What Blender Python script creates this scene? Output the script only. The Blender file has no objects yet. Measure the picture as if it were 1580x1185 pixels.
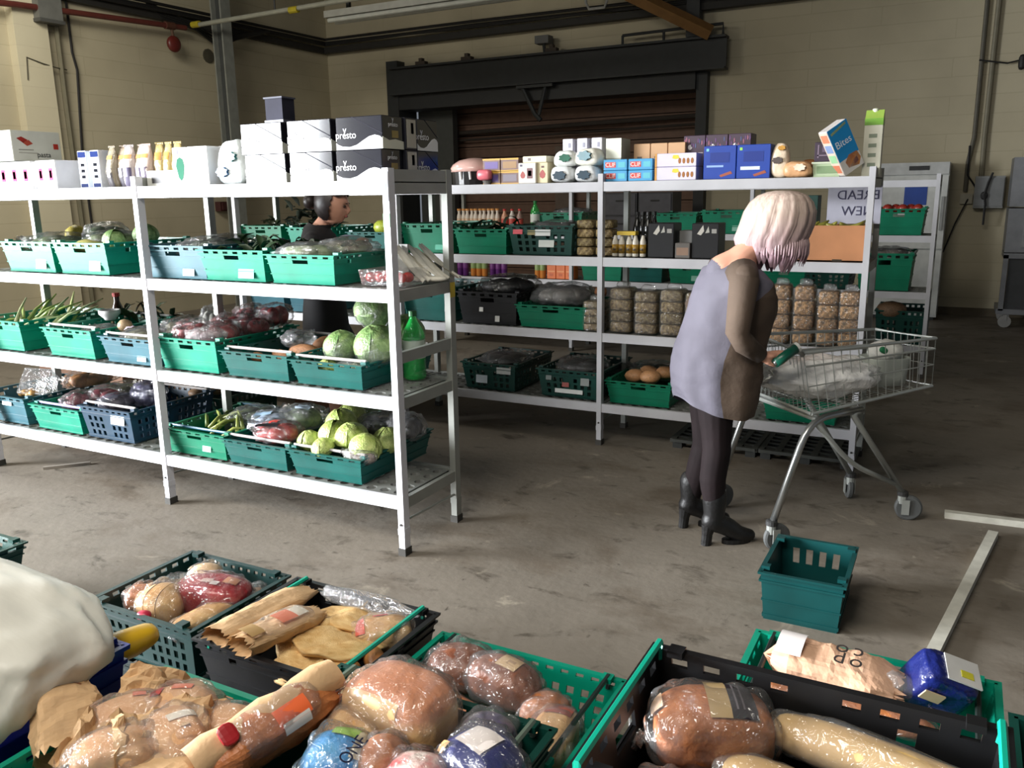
import bpy, bmesh, math, random
from mathutils import Vector, Matrix, noise
S = bpy.context.scene
COL = S.collection
R = random.Random(7)
PI = math.pi
ORD = ('first', 'second', 'third', 'fourth', 'fifth', 'sixth', 'seventh', 'eighth', 'ninth', 'tenth')
rad = math.radians

# ------------------------------------------------ camera, world, lights, exposure
def setup_view():
    f, dy, rs, eye = 1300.0, 292.5, -0.0155, 1.60
    roll = math.atan(rs)
    pitch = math.atan(dy * math.cos(roll) / f)
    fw = Vector((0, math.cos(pitch), -math.sin(pitch)))
    up = Vector((0, math.sin(pitch), math.cos(pitch)))
    rt = Vector((1, 0, 0))
    ci = math.cos(roll) * rt + math.sin(roll) * up
    cj = -math.sin(roll) * rt + math.cos(roll) * up
    m = Matrix((ci, cj, -fw)).transposed().to_4x4()
    m = Matrix.Rotation(rad(28), 4, 'Z') @ m
    m.translation = (0, 0, eye)
    cd = bpy.data.cameras.new('camera')
    cd.sensor_width = 36
    cd.lens = f / 1580 * 36
    cd.clip_start = 0.05
    c = bpy.data.objects.new('camera', cd)
    COL.objects.link(c)
    c.matrix_world = m
    S.camera = c
setup_view()
S.view_settings.view_transform = 'Standard'
S.view_settings.look = 'None'
S.view_settings.gamma = 1
S.view_settings.use_curve_mapping = False
S.view_settings.exposure = 0.0
W = bpy.data.worlds.new('world')
S.world = W
W.use_nodes = True
W.node_tree.nodes['Background'].inputs[0].default_value = (0.80, 0.88, 1.0, 1)
W.node_tree.nodes['Background'].inputs[1].default_value = 0.21

def area(name, loc, target, sx, sy, watts, col):
    d = bpy.data.lights.new(name, 'AREA')
    d.shape = 'RECTANGLE'
    d.size, d.size_y = sx, sy
    d.energy = watts
    d.color = col
    o = bpy.data.objects.new(name, d)
    COL.objects.link(o)
    o.location = loc
    o.rotation_euler = (Vector(target) - Vector(loc)).to_track_quat('-Z', 'Y').to_euler()
    return o
# daylight through the loading door in the left wall; two added fill lamps overhead
D = area('door_daylight', (-10.05, -2.6, 1.9), (0, -1.2, 0.9), 5.4, 3.4, 2900, (0.94, 0.97, 1.0))
D.data.spread = rad(105)
area('overhead_fill', (-2.0, -0.5, 4.75), (-2.0, 1.5, 0), 3.0, 2.0, 330, (1.0, 0.95, 0.85))
area('overhead_fill', (-7.6, 4.6, 4.75), (-8.6, 6.0, 0), 2.0, 2.0, 230, (1.0, 0.96, 0.86))

# ------------------------------------------------ materials
def lin(c):
    return tuple(((x / 255) / 12.92 if x / 255 <= 0.04045 else ((x / 255 + 0.055) / 1.055) ** 2.4) for x in c)
MATS = {}
def mat(rgb, rough=.5, metal=0., var=.12, scale=9., bump=0., bscale=30., alpha=1., coat=0., rgb2=None, trans=0., spec=.5, detail=3, stretch=None, crough=.08):
    key = (rgb, rough, metal, var, scale, bump, bscale, alpha, coat, rgb2, trans, spec, stretch)
    if key in MATS:
        return MATS[key]
    m = bpy.data.materials.new('surface')
    m.use_nodes = True
    nt = m.node_tree
    b = nt.nodes['Principled BSDF']
    L = nt.links.new
    tc = nt.nodes.new('ShaderNodeTexCoord')
    vec = tc.outputs['Object']
    if stretch:
        mp = nt.nodes.new('ShaderNodeMapping')
        mp.inputs['Scale'].default_value = stretch
        L(vec, mp.inputs[0])
        vec = mp.outputs[0]
    nz = nt.nodes.new('ShaderNodeTexNoise')
    nz.inputs['Scale'].default_value = scale
    nz.inputs['Detail'].default_value = detail
    L(vec, nz.inputs['Vector'])
    cr = nt.nodes.new('ShaderNodeValToRGB')
    c = lin(rgb)
    c2 = lin(rgb2) if rgb2 else tuple(x * (1 - 2 * var) for x in c)
    c1 = c if rgb2 else tuple(min(1, x * (1 + var)) for x in c)
    cr.color_ramp.elements[0].position = .33
    cr.color_ramp.elements[1].position = .67
    cr.color_ramp.elements[0].color = (*c2, 1)
    cr.color_ramp.elements[1].color = (*c1, 1)
    L(nz.outputs[0], cr.inputs[0])
    L(cr.outputs[0], b.inputs['Base Color'])
    b.inputs['Roughness'].default_value = rough
    b.inputs['Metallic'].default_value = metal
    b.inputs['Specular IOR Level'].default_value = spec
    b.inputs['Alpha'].default_value = alpha
    b.inputs['Coat Weight'].default_value = coat
    b.inputs['Coat Roughness'].default_value = crough
    b.inputs['Transmission Weight'].default_value = trans
    if bump:
        n2 = nt.nodes.new('ShaderNodeTexNoise')
        n2.inputs['Scale'].default_value = bscale
        n2.inputs['Detail'].default_value = 4
        L(vec, n2.inputs['Vector'])
        bp = nt.nodes.new('ShaderNodeBump')
        bp.inputs['Strength'].default_value = bump
        bp.inputs['Distance'].default_value = .02
        L(n2.outputs[0], bp.inputs['Height'])
        L(bp.outputs[0], b.inputs['Normal'])
        L(bp.outputs[0], b.inputs['Coat Normal'])
    MATS[key] = m
    return m

def film(alpha=.22, tint=(235, 235, 235)):
    # thin clear plastic: lets light straight through, mirrors it at creases, a little milky
    key = ('film', round(alpha, 2), tint)
    if key in MATS: return MATS[key]
    m = bpy.data.materials.new('clear_film')
    m.use_nodes = True
    nt = m.node_tree
    N, L = nt.nodes.new, nt.links.new
    nt.nodes.remove(nt.nodes['Principled BSDF'])
    tc = N('ShaderNodeTexCoord')
    nz = N('ShaderNodeTexNoise'); nz.inputs['Scale'].default_value = 9; nz.inputs['Detail'].default_value = 2
    L(tc.outputs['Object'], nz.inputs['Vector'])
    ad = N('ShaderNodeVectorMath'); ad.operation = 'MULTIPLY_ADD'
    L(nz.outputs['Color'], ad.inputs[0]); ad.inputs[1].default_value = (.09, .09, .09); L(tc.outputs['Object'], ad.inputs[2])
    vo = N('ShaderNodeTexNoise'); vo.inputs['Scale'].default_value = 17; vo.inputs['Detail'].default_value = 2.5; vo.inputs['Distortion'].default_value = 2.2
    L(ad.outputs[0], vo.inputs['Vector'])
    rg = N('ShaderNodeMath'); rg.operation = 'SUBTRACT'; L(vo.outputs[0], rg.inputs[0]); rg.inputs[1].default_value = .5
    ab = N('ShaderNodeMath'); ab.operation = 'ABSOLUTE'; L(rg.outputs[0], ab.inputs[0])
    bp = N('ShaderNodeBump'); bp.inputs['Strength'].default_value = .75; bp.inputs['Distance'].default_value = .03
    L(ab.outputs[0], bp.inputs['Height'])
    fr = N('ShaderNodeFresnel'); fr.inputs['IOR'].default_value = 1.45
    tr = N('ShaderNodeBsdfTransparent')
    gl = N('ShaderNodeBsdfGlossy'); gl.inputs['Roughness'].default_value = .11
    L(bp.outputs[0], gl.inputs['Normal'])
    df = N('ShaderNodeBsdfDiffuse'); df.inputs['Color'].default_value = (*lin(tint), 1)
    m1 = N('ShaderNodeMixShader'); m1.inputs[0].default_value = min(.5, alpha * .28)
    L(tr.outputs[0], m1.inputs[1]); L(df.outputs[0], m1.inputs[2])
    mu = N('ShaderNodeMath'); mu.operation = 'MULTIPLY_ADD'; mu.use_clamp = True
    L(fr.outputs[0], mu.inputs[0]); mu.inputs[1].default_value = .55; mu.inputs[2].default_value = .05
    m2 = N('ShaderNodeMixShader')
    L(mu.outputs[0], m2.inputs[0]); L(m1.outputs[0], m2.inputs[1]); L(gl.outputs[0], m2.inputs[2])
    L(m2.outputs[0], nt.nodes['Material Output'].inputs[0])
    MATS[key] = m
    return m
def plain(rgb, rough=.5, **k):
    return mat(rgb, rough=rough, var=.06, **k)
def crust(top, side, z0, z1, top2=None):
    # baked crust on top, pale sides where the loaf touched its tin
    m = mat(top, rough=.55, rgb2=top2 or tuple(int(c * .8) for c in top), scale=9.01, bump=.35, bscale=34, coat=.0, detail=5)
    nt = m.node_tree; L = nt.links.new
    b_ = nt.nodes['Principled BSDF']; src = b_.inputs['Base Color'].links[0].from_socket
    tc = nt.nodes.new('ShaderNodeTexCoord'); sx = nt.nodes.new('ShaderNodeSeparateXYZ'); L(tc.outputs['Object'], sx.inputs[0])
    mr = nt.nodes.new('ShaderNodeMapRange'); mr.inputs['From Min'].default_value = z1; mr.inputs['From Max'].default_value = z0
    L(sx.outputs[2], mr.inputs['Value'])
    mx = nt.nodes.new('ShaderNodeMix'); mx.data_type = 'RGBA'
    mx.inputs['B'].default_value = (*lin(side), 1)
    L(mr.outputs[0], mx.inputs['Factor']); L(src, mx.inputs['A']); L(mx.outputs['Result'], b_.inputs['Base Color'])
    return m
def steel(rgb=(150, 152, 150), rough=.35):
    return mat(rgb, rough=rough, metal=.85, var=.08, scale=20)

def brick_mat(c1, c2, mort, dirt):
    m = bpy.data.materials.new('painted_brick')
    m.use_nodes = True
    nt = m.node_tree
    b = nt.nodes['Principled BSDF']
    L = nt.links.new
    geo = nt.nodes.new('ShaderNodeNewGeometry')
    sep = nt.nodes.new('ShaderNodeSeparateXYZ')
    L(geo.outputs['Position'], sep.inputs[0])
    add = nt.nodes.new('ShaderNodeMath')
    L(sep.outputs[0], add.inputs[0]); L(sep.outputs[1], add.inputs[1])
    com = nt.nodes.new('ShaderNodeCombineXYZ')
    L(add.outputs[0], com.inputs[0]); L(sep.outputs[2], com.inputs[1])
    br = nt.nodes.new('ShaderNodeTexBrick')
    br.inputs['Scale'].default_value = 1
    br.inputs['Brick Width'].default_value = 1.7
    br.inputs['Row Height'].default_value = .225
    br.inputs['Mortar Size'].default_value = .007
    br.inputs['Mortar Smooth'].default_value = .4
    br.inputs['Color1'].default_value = (*lin(c1), 1)
    br.inputs['Color2'].default_value = (*lin(c2), 1)
    br.inputs['Mortar'].default_value = (*lin(mort), 1)
    L(com.outputs[0], br.inputs['Vector'])
    nz = nt.nodes.new('ShaderNodeTexNoise')
    nz.inputs['Scale'].default_value = .9
    nz.inputs['Detail'].default_value = 6
    L(geo.outputs['Position'], nz.inputs['Vector'])
    cr = nt.nodes.new('ShaderNodeValToRGB')
    cr.color_ramp.elements[0].position = .42
    cr.color_ramp.elements[1].position = .75
    L(nz.outputs[0], cr.inputs[0])
    mx = nt.nodes.new('ShaderNodeMix')
    mx.data_type = 'RGBA'
    mul = nt.nodes.new('ShaderNodeMath'); mul.operation = 'MULTIPLY'
    mul.inputs[1].default_value = .55
    L(cr.outputs[0], mul.inputs[0])
    L(mul.outputs[0], mx.inputs['Factor'])
    L(br.outputs[0], mx.inputs['A'])
    mx.inputs['B'].default_value = (*lin(dirt), 1)
    L(mx.outputs['Result'], b.inputs['Base Color'])
    b.inputs['Roughness'].default_value = .65
    bp = nt.nodes.new('ShaderNodeBump')
    bp.inputs['Strength'].default_value = .15
    bp.inputs['Distance'].default_value = .01
    inv = nt.nodes.new('ShaderNodeMath'); inv.operation = 'SUBTRACT'
    inv.inputs[0].default_value = 1
    L(br.outputs['Fac'], inv.inputs[1])
    L(inv.outputs[0], bp.inputs['Height'])
    L(bp.outputs[0], b.inputs['Normal'])
    return m

def floor_mat():
    m = bpy.data.materials.new('worn_concrete')
    m.use_nodes = True
    nt = m.node_tree
    b = nt.nodes['Principled BSDF']
    L = nt.links.new
    geo = nt.nodes.new('ShaderNodeNewGeometry')
    def nz(scale, det, p0, p1, dist=0., stretch=None):
        v = geo.outputs['Position']
        if stretch:
            mp = nt.nodes.new('ShaderNodeMapping'); mp.inputs['Scale'].default_value = stretch
            L(v, mp.inputs[0]); v = mp.outputs[0]
        n = nt.nodes.new('ShaderNodeTexNoise')
        n.inputs['Scale'].default_value = scale
        n.inputs['Detail'].default_value = det
        n.inputs['Roughness'].default_value = .65
        n.inputs['Distortion'].default_value = dist
        L(v, n.inputs['Vector'])
        c = nt.nodes.new('ShaderNodeMapRange')
        c.inputs['From Min'].default_value = p0
        c.inputs['From Max'].default_value = p1
        L(n.outputs[0], c.inputs['Value'])
        return c.outputs[0]
    def mix(fac, a, bb):
        x = nt.nodes.new('ShaderNodeMix'); x.data_type = 'RGBA'
        L(fac, x.inputs['Factor'])
        if isinstance(a, tuple): x.inputs['A'].default_value = (*lin(a), 1)
        else: L(a, x.inputs['A'])
        x.inputs['B'].default_value = (*lin(bb), 1)
        return x.outputs['Result']
    c = mix(nz(.8, 6, .35, .65), (130, 122, 111), (111, 104, 94))
    c = mix(nz(1.3, 9, .50, .66, .3, (1, 1.5, 1)), c, (98, 88, 76))
    c = mix(nz(4, 9, .57, .70, .5, (1, 1.5, 1)), c, (74, 67, 58))
    c = mix(nz(14, 6, .64, .74, .5), c, (70, 63, 55))
    c = mix(nz(3.1, 7, .62, .78, 1.), c, (172, 163, 146))
    L(c, b.inputs['Base Color'])
    b.inputs['Roughness'].default_value = .62
    b.inputs['Specular IOR Level'].default_value = .35
    n = nt.nodes.new('ShaderNodeTexNoise'); n.inputs['Scale'].default_value = 25; n.inputs['Detail'].default_value = 6
    L(geo.outputs['Position'], n.inputs['Vector'])
    bp = nt.nodes.new('ShaderNodeBump'); bp.inputs['Strength'].default_value = .18; bp.inputs['Distance'].default_value = .01
    L(n.outputs[0], bp.inputs['Height']); L(bp.outputs[0], b.inputs['Normal'])
    return m

# ------------------------------------------------ mesh building
def sp(x, e):
    return math.copysign(abs(x) ** e, x)
class MB:
    def __init__(s):
        s.v, s.f, s.m = [], [], []
    def add(s, vs, fs, mi=0):
        k = len(s.v)
        s.v += [tuple(p) for p in vs]
        s.f += [tuple(i + k for i in f) for f in fs]
        s.m += [mi] * len(fs)
    def box(s, c, d, mi=0, rz=0., mtx=None, taper=1.):
        x, y, z = d[0] / 2, d[1] / 2, d[2] / 2
        vs = [Vector((a * x * (taper if cc < 0 else 1), b * y * (taper if cc < 0 else 1), cc * z)) for cc in (-1, 1) for a, b in ((-1, -1), (1, -1), (1, 1), (-1, 1))]
        if rz:
            mt = Matrix.Rotation(rz, 3, 'Z'); vs = [mt @ v for v in vs]
        if mtx is not None:
            vs = [mtx @ v for v in vs]
        c = Vector(c)
        s.add([v + c for v in vs], [(3, 2, 1, 0), (4, 5, 6, 7), (0, 1, 5, 4), (1, 2, 6, 5), (2, 3, 7, 6), (3, 0, 4, 7)], mi)
        return s
    def b2(s, x0, x1, y0, y1, z0, z1, mi=0):
        return s.box(((x0 + x1) / 2, (y0 + y1) / 2, (z0 + z1) / 2), (abs(x1 - x0), abs(y1 - y0), abs(z1 - z0)), mi)
    def loft(s, rings, mi=0, cap=True, closed=True):
        n = len(rings[0]); k = len(s.v)
        for r in rings: s.v += [tuple(p) for p in r]
        for i in range(len(rings) - 1):
            for j in range(n if closed else n - 1):
                a, b = k + i * n + j, k + i * n + (j + 1) % n
                s.f.append((a, b, b + n, a + n)); s.m.append(mi)
        if cap:
            s.f.append(tuple(range(k + n - 1, k - 1, -1))); s.m.append(mi)
            e = k + (len(rings) - 1) * n
            s.f.append(tuple(range(e, e + n))); s.m.append(mi)
        return s
    def tube(s, pts, r, n=8, mi=0, cap=True, flat=1.):
        pts = [Vector(p) for p in pts]
        rs = r if isinstance(r, (list, tuple)) else [r] * len(pts)
        rings = []; u = None
        for i, p in enumerate(pts):
            t = (pts[min(i + 1, len(pts) - 1)] - pts[max(i - 1, 0)])
            t = t.normalized() if t.length > 1e-9 else Vector((0, 0, 1))
            if u is None:
                u = t.cross(Vector((0, 0, 1)) if abs(t.z) < .9 else Vector((1, 0, 0)))
            u = (u - t * u.dot(t)); u.normalize()
            w = t.cross(u)
            rings.append([p + (u * math.cos(2 * PI * j / n) + w * (math.sin(2 * PI * j / n) * flat)) * rs[i] for j in range(n)])
        return s.loft(rings, mi, cap)
    def lathe(s, prof, n=16, c=(0, 0, 0), mi=0):
        c = Vector(c)
        return s.loft([[c + Vector((r * math.cos(2 * PI * j / n), r * math.sin(2 * PI * j / n), z)) for j in range(n)] for r, z in prof], mi)
    def sell(s, a, b, c, e1=1., e2=1., nu=20, nv=12, ctr=(0, 0, 0), mi=0, fn=None, mtx=None):
        # superellipsoid, long axis x
        rings = []
        for i in range(nv + 1):
            eta = -PI / 2 + PI * (i + .02) / (nv + .04)
            ring = []
            for j in range(nu):
                w = 2 * PI * j / nu
                p = Vector((a * sp(math.sin(eta), e1), b * sp(math.cos(eta), e1) * sp(math.cos(w), e2), c * sp(math.cos(eta), e1) * sp(math.sin(w), e2)))
                if fn: p = fn(p)
                if mtx is not None: p = mtx @ p
                ring.append(p + Vector(ctr))
            rings.append(ring)
        return s.loft(rings, mi)
    def mesh(s, smooth=False):
        me = bpy.data.meshes.new('shape')
        me.from_pydata(s.v, [], s.f)
        if any(s.m):
            me.polygons.foreach_set('material_index', s.m)
        if smooth:
            me.polygons.foreach_set('use_smooth', [True] * len(s.f))
        me.update()
        return me
def put(name, me, mats, parent=None, loc=(0, 0, 0), rot=(0, 0, 0), sc=1., smooth=False):
    if isinstance(me, MB):
        me = me.mesh(smooth)
    if not isinstance(mats, (list, tuple)): mats = [mats]
    if len(me.materials) == 0:
        for _ in mats: me.materials.append(None)
    o = bpy.data.objects.new(name, me)
    COL.objects.link(o)
    for i, m in enumerate(mats):
        o.material_slots[i].link = 'OBJECT'
        o.material_slots[i].material = m
    o.parent = parent
    o.location = loc
    o.rotation_euler = rot if not isinstance(rot, (int, float)) else (0, 0, rot)
    o.scale = (sc, sc, sc) if isinstance(sc, (int, float)) else sc
    return o
def tag(o, label, cat, group=None):
    o['label'] = label
    o['category'] = cat
    if group: o['group'] = group
    return o
def thing(name, label, cat, loc=(0, 0, 0), rot=0., group=None):
    o = bpy.data.objects.new(name, None)
    COL.objects.link(o)
    o.empty_display_size = .05
    o.location = loc
    o.rotation_euler = rot if not isinstance(rot, (int, float)) else (0, 0, rot)
    return tag(o, label, cat, group)
def struct(name, me, m, parent=None):
    o = put(name, me, m, parent)
    if parent is None: o['kind'] = 'structure'
    return o
def dup(root, loc=None, rot=None, label=None, group=None, parent=None):
    c = root.copy(); COL.objects.link(c)
    if parent is not None: c.parent = parent
    if loc is not None: c.location = loc
    if rot is not None: c.rotation_euler = rot if not isinstance(rot, (int, float)) else (0, 0, rot)
    if label: c['label'] = label
    if group: c['group'] = group
    for ch in root.children: dup(ch, parent=c)
    return c
CACHE = {}
def cached(key, fn):
    if key not in CACHE: CACHE[key] = fn()
    return CACHE[key]
def text(parent, s, size, m, loc, rot, name='lettering', align='CENTER'):
    cu = bpy.data.curves.new('lettering', 'FONT')
    cu.body = s; cu.size = size; cu.align_x = align; cu.align_y = 'CENTER'
    cu.extrude = .0004; cu.resolution_u = 3
    tmp = bpy.data.objects.new('tmp', cu); COL.objects.link(tmp)
    bpy.context.view_layer.update()
    me = bpy.data.meshes.new_from_object(tmp.evaluated_get(bpy.context.evaluated_depsgraph_get()))
    bpy.data.objects.remove(tmp)
    me.materials.clear()
    o = put(name, me, m)
    o.parent = parent; o.location = loc; o.rotation_euler = rot
    return o
FR = (PI / 2, 0, 0)            # lettering on a face that looks to -Y
RT = (PI / 2, 0, PI / 2)       # on a face that looks to +X
# ------------------------------------------------ the building
LW, BW, CEIL = -10.0, 12.2, 4.9
WALL = brick_mat((192, 182, 154), (189, 179, 151), (180, 170, 142), (156, 146, 121))
DARK = plain((44, 46, 46), .6)
struct('floor', MB().b2(-10.3, 9, -7, 13.6, -.2, 0), floor_mat())
struct('ceiling', MB().b2(-10.3, 9, -7, 13.6, CEIL, CEIL + .2), plain((62, 58, 52), .8))
w = MB().b2(-10.3, LW, .35, 13.5, 0, CEIL).b2(-10.3, LW, -7, -5.5, 0, CEIL).b2(-10.3, LW, -5.5, .35, 3.8, CEIL)
struct('wall_left', w, WALL)
w = MB().b2(LW, -8.5, BW, BW + .3, 0, CEIL).b2(-3.3, 9, BW, BW + .3, 0, CEIL).b2(-8.5, -3.3, BW, BW + .3, 3.5, CEIL)
struct('wall_back', w, WALL)
struct('trim_1', MB().b2(LW, LW + .13, 6.50, 6.92, 0, CEIL), brick_mat((212, 203, 174), (210, 201, 172), (206, 196, 168), (190, 180, 152)))
# grime band along the wall foot
struct('baseboard_back', MB().b2(-3.3, 9, BW - .012, BW, 0, .10), plain((96, 86, 68), .7))
# doorway with a closed slatted shutter behind it
dr = struct('door_1', MB().b2(-8.62, -8.40, 11.98, 12.5, 0, 3.75).b2(-3.45, -3.30, 12.05, 12.5, 0, 3.30), DARK)
SL = plain((112, 84, 68), .6, bump=.2)
me = MB().box((0, 0, 0), (5.0, .03, .172)).box((0, -.02, .066), (5.0, .02, .03)).mesh()
for k in range(19):
    put('slat', me, SL, dr, (-5.9, 13.0, .09 + k * .185))
put('jamb_panel', MB().b2(-8.40, -7.72, 12.55, 12.7, 0, 3.3), plain((70, 72, 68), .6), dr)
put('jamb_panel', MB().b2(-5.98, -5.66, 12.86, 12.97, 0, 2.35), plain((104, 88, 76), .6), dr)
put('back_panel', MB().b2(-8.6, -3.3, 13.1, 13.3, 0, 3.8), plain((60, 48, 40), .8), dr)
put('track_rail', MB().tube([(-8.3, 12.8, 2.62), (-3.4, 12.8, 2.70)], .035).tube([(-8.3, 12.8, 2.50), (-3.4, 12.8, 2.58)], .02), plain((52, 44, 38), .6), dr)
t = thing('lintel_beam', 'dark grey steel beam across the top of the shuttered doorway', 'beam', (-5.8, 11.95, 3.2))
put('web', MB().b2(-2.68, 2.78, -.02, .02, .03, .40), DARK, t)
put('flange', MB().b2(-2.68, 2.78, -.11, .11, 0, .03), DARK, t)
put('flange', MB().b2(-2.68, 2.78, -.11, .11, .40, .43), DARK, t)
put('soffit_plate', MB().b2(-2.6, 2.35, .04, .5, -.22, 0), plain((36, 37, 37), .6), t)
for x in (-2.1, -1.25, .2):
    put('bolt_bracket', MB().b2(x - .09, x + .09, -.05, .05, .43, .49).b2(x - .03, x + .03, -.04, .04, .49, .54), plain((70, 60, 50), .7), t)
put('top_rail', MB().tube([(1.3, 0, .56), (2.72, 0, .58), (2.72, 0, .44)], .02).tube([(1.3, 0, .56), (1.3, 0, .43)], .02).tube([(1.9, 0, .57), (1.9, 0, .43)], .02).tube([(2.3, 0, .57), (2.3, 0, .43)], .02), DARK, t)
t = thing('hanging_bracket', 'dark steel knee bracket hanging below the middle of the lintel beam', 'bracket', (-5.85, 11.9, 2.66))
put('strut', MB().tube([(-.22, 0, .50), (-.02, 0, .12), (.08, 0, .02)], .035).tube([(.16, 0, .50), (.05, 0, .1)], .03), DARK, t)
put('plate', MB().b2(-.3, .3, -.06, .06, .49, .53), DARK, t)
t = thing('wall_floodlight', 'small grey floodlight on the wall above the lintel beam', 'light', (-5.76, 12.0, 3.72))
put('housing', MB().b2(-.11, .11, -.08, .1, .05, .16), plain((90, 90, 88), .5), t)
put('stem', MB().tube([(0, 0, .06), (.02, 0, -.1)], .025), DARK, t)
# steel tray with cables around the room
TR = plain((40, 38, 34), .7)
t = thing('cable_tray', 'dark steel cable tray running round the walls under the roof', 'cable tray', (-6, 12.1, 4.05))
put('tray', MB().b2(-3.98, 6.2, -.10, .02, -.06, .03).b2(-3.99, -3.9, -6.2, -.10, -.06, .03), TR, t)
for k, dz in enumerate((.08, .13, .045)):
    put('cable', MB().tube([(-3.9 + .02 * k, -6, dz - .03), (-3.88 + .02 * k, -3, dz), (-3.85, -.12, dz + .02), (-1, -.08, dz + .03 * k), (3, -.08, dz), (6, -.08, dz + .02)], .022), plain((26, 25, 24), .6), t)
struct('trim_2', MB().b2(-3.2, 9, 11.75, 12.2, 4.09, 4.45), plain((48, 42, 38), .7))
# cables drooping on the left wall under the roof
CB = plain((30, 29, 28), .6)
t = thing('cable_bundle', 'bundle of black cables looping along the top of the left wall', 'cable', (-9.9, 9.0, 4.0))
for k in range(4):
    o = .05 * k
    put('cable', MB().tube([(0, -.9 + o, .75), (0, -.72 + o, .30 - o), (0, -.35, .10 - o * .6), (.03, .2, .02 - o * .5), (.05, .55, -.08 - o), (.1, .9, -.03 - o * .4), (.1, 1.6, .12)], .018, 6), CB, t)
t = thing('junction_box', 'grey electrical box high on the pale pilaster of the left wall', 'electrical box', (-9.86, 6.90, 3.70))
put('box_body', MB().b2(-.1, .1, -.14, .16, 0, .75), plain((112, 112, 106), .5), t)
put('conduit', MB().tube([(-.06, .17, .3), (-.06, .17, -1.0), (-.06, .2, -3.4)], .03), plain((120, 114, 92), .6), t)
put('base_lip', MB().b2(-.11, .12, -.15, .17, -.04, 0), plain((80, 80, 76), .6), t)
tag(put('wall_cable', MB().tube([(-9.96, 7.27, 4.9), (-9.96, 7.27, 3.4), (-9.96, 7.31, 3.2), (-9.96, 7.24, 2.2), (-9.96, 7.26, .5)], .016, 6), plain((38, 36, 34), .6)), 'black cable running straight down the left wall beside the conduit', 'cable')
tag(put('wall_cable', MB().tube([(-9.86, 6.58, 3.0), (-9.86, 6.6, 3.25), (-9.86, 6.8, 3.2), (-9.9, 7.0, 3.18), (-9.95, 7.16, 3.18)], .008, 6), plain((84, 80, 66), .6)), 'thin loose wire hooked across the pale pilaster', 'wire')
t = thing('sprinkler_pipe', 'red pipe running along the upper left wall', 'pipe', (-9.8, 6, 3.8))
put('pipe', MB().tube([(0, -1, -.12), (0, .5, .0), (0, 2.95, .12)], .035, 10), plain((96, 46, 38), .5), t)
put('coupling', MB().tube([(0, 2.6, .105), (0, 2.75, .11)], .05, 10), plain((84, 50, 36), .6), t)
t = thing('alarm_bell', 'red alarm bell hanging from the end of the red pipe', 'bell', (-9.8, 8.72, 3.68))
put('gong', MB().sell(.05, .11, .11, .8, 1, 16, 8), plain((100, 36, 30), .4), t, smooth=True)
put('stem', MB().tube([(0, 0, .08), (0, -.02, .24)], .02), plain((88, 62, 44), .6), t)
t = thing('steel_column', 'grey steel column standing against the left wall', 'column', (-9.6, 9.42, 0))
CG = plain((140, 142, 134), .5)
put('flange', MB().b2(-.012, .012, -.09, .09, 0, 4.9), CG, t, (.09, 0, 0))
put('flange', MB().b2(-.012, .012, -.09, .09, 0, 4.9), CG, t, (-.09, 0, 0))
put('web', MB().b2(-.08, .08, -.01, .01, 0, 4.9), plain((70, 72, 70), .5), t)
t = thing('roof_conduit', 'pale conduit pipe with yellow tape hung level under the roof', 'pipe', (-9.3, 9.0, 3.98))
put('pipe', MB().tube([(-.3, 0, -.03), (2, 0, .0), (5.2, 0, .03)], .03, 10), plain((150, 150, 136), .5), t)
for x in (-.35, 1.42):
    put('tape_band', MB().tube([(x - .07, 0, -.02), (x + .07, 0, -.02)], .042, 10), plain((176, 160, 40), .5), t)
put('hanger', MB().tube([(1.1, 0, .0), (1.1, 0, .91)], .012, 6).tube([(3.6, 0, 0), (3.6, 0, .91)], .012, 6), DARK, t)
t = thing('batten_light', 'unlit twin fluorescent batten hanging under the dark roof', 'ceiling light', (-6.43, 9.2, 3.85))
put('casing', MB().b2(-1.05, 1.75, -.10, .10, -.01, .07), plain((150, 150, 142), .5), t)
for y in (-.07, .07):
    put('tube', MB().tube([(-1.0, y, -.045), (1.7, y, -.045)], .028, 10), plain((176, 178, 170), .3), t)
put('bracket', MB().b2(-.75, -.7, -.02, .02, .07, 1.04).b2(1.3, 1.35, -.02, .02, .07, 1.04), DARK, t)
t = thing('roof_brace', 'brown diagonal steel brace in the roof above the doorway', 'beam', (-4.0, 11.5, 4.1))
put('brace', MB().tube([(-1.1, -.3, .55), (.78, .35, -.44)], .10, 4), plain((134, 98, 56), .6), t)
put('post', MB().b2(.42, .60, .42, .6, -.45, .8), DARK, t)
tag(put('hook', MB().tube([(-5.0, 11.8, 4.89), (-5.0, 11.8, 4.22), (-4.95, 11.8, 4.13), (-4.72, 11.8, 4.13), (-4.68, 11.8, 4.22)], .02, 6), plain((170, 170, 165), .5)), 'pale bent hook hanging from the roof in front of the back wall', 'hook')
t = thing('wall_conduit', 'pair of grey conduits running down the right part of the back wall', 'pipe', (0, 12.15, 0))
put('pipe', MB().tube([(0, 0, 4.9), (.01, 0, 2.2), (-.03, 0, 1.9), (-.03, 0, 1.55)], .025, 8), plain((92, 88, 76), .6), t)
put('pipe', MB().tube([(.13, 0, 4.9), (.12, 0, 2.2), (.13, 0, 1.7)], .028, 8), plain((128, 122, 102), .6), t)
put('cable', MB().tube([(-.03, -.03, 2.1), (-.02, -.03, 1.75), (.08, -.03, 1.6), (.14, -.04, 1.66)], .012, 6), CB, t)
t = thing('switch_box', 'grey isolator box with a black cable on the back wall', 'electrical box', (.23, 12.08, 1.35))
put('box_body', MB().b2(-.16, .16, -.08, .1, 0, .38), plain((136, 138, 136), .5), t)
put('cover', MB().b2(-.15, .15, -.10, -.08, .02, .36), plain((124, 126, 126), .5), t)
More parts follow.
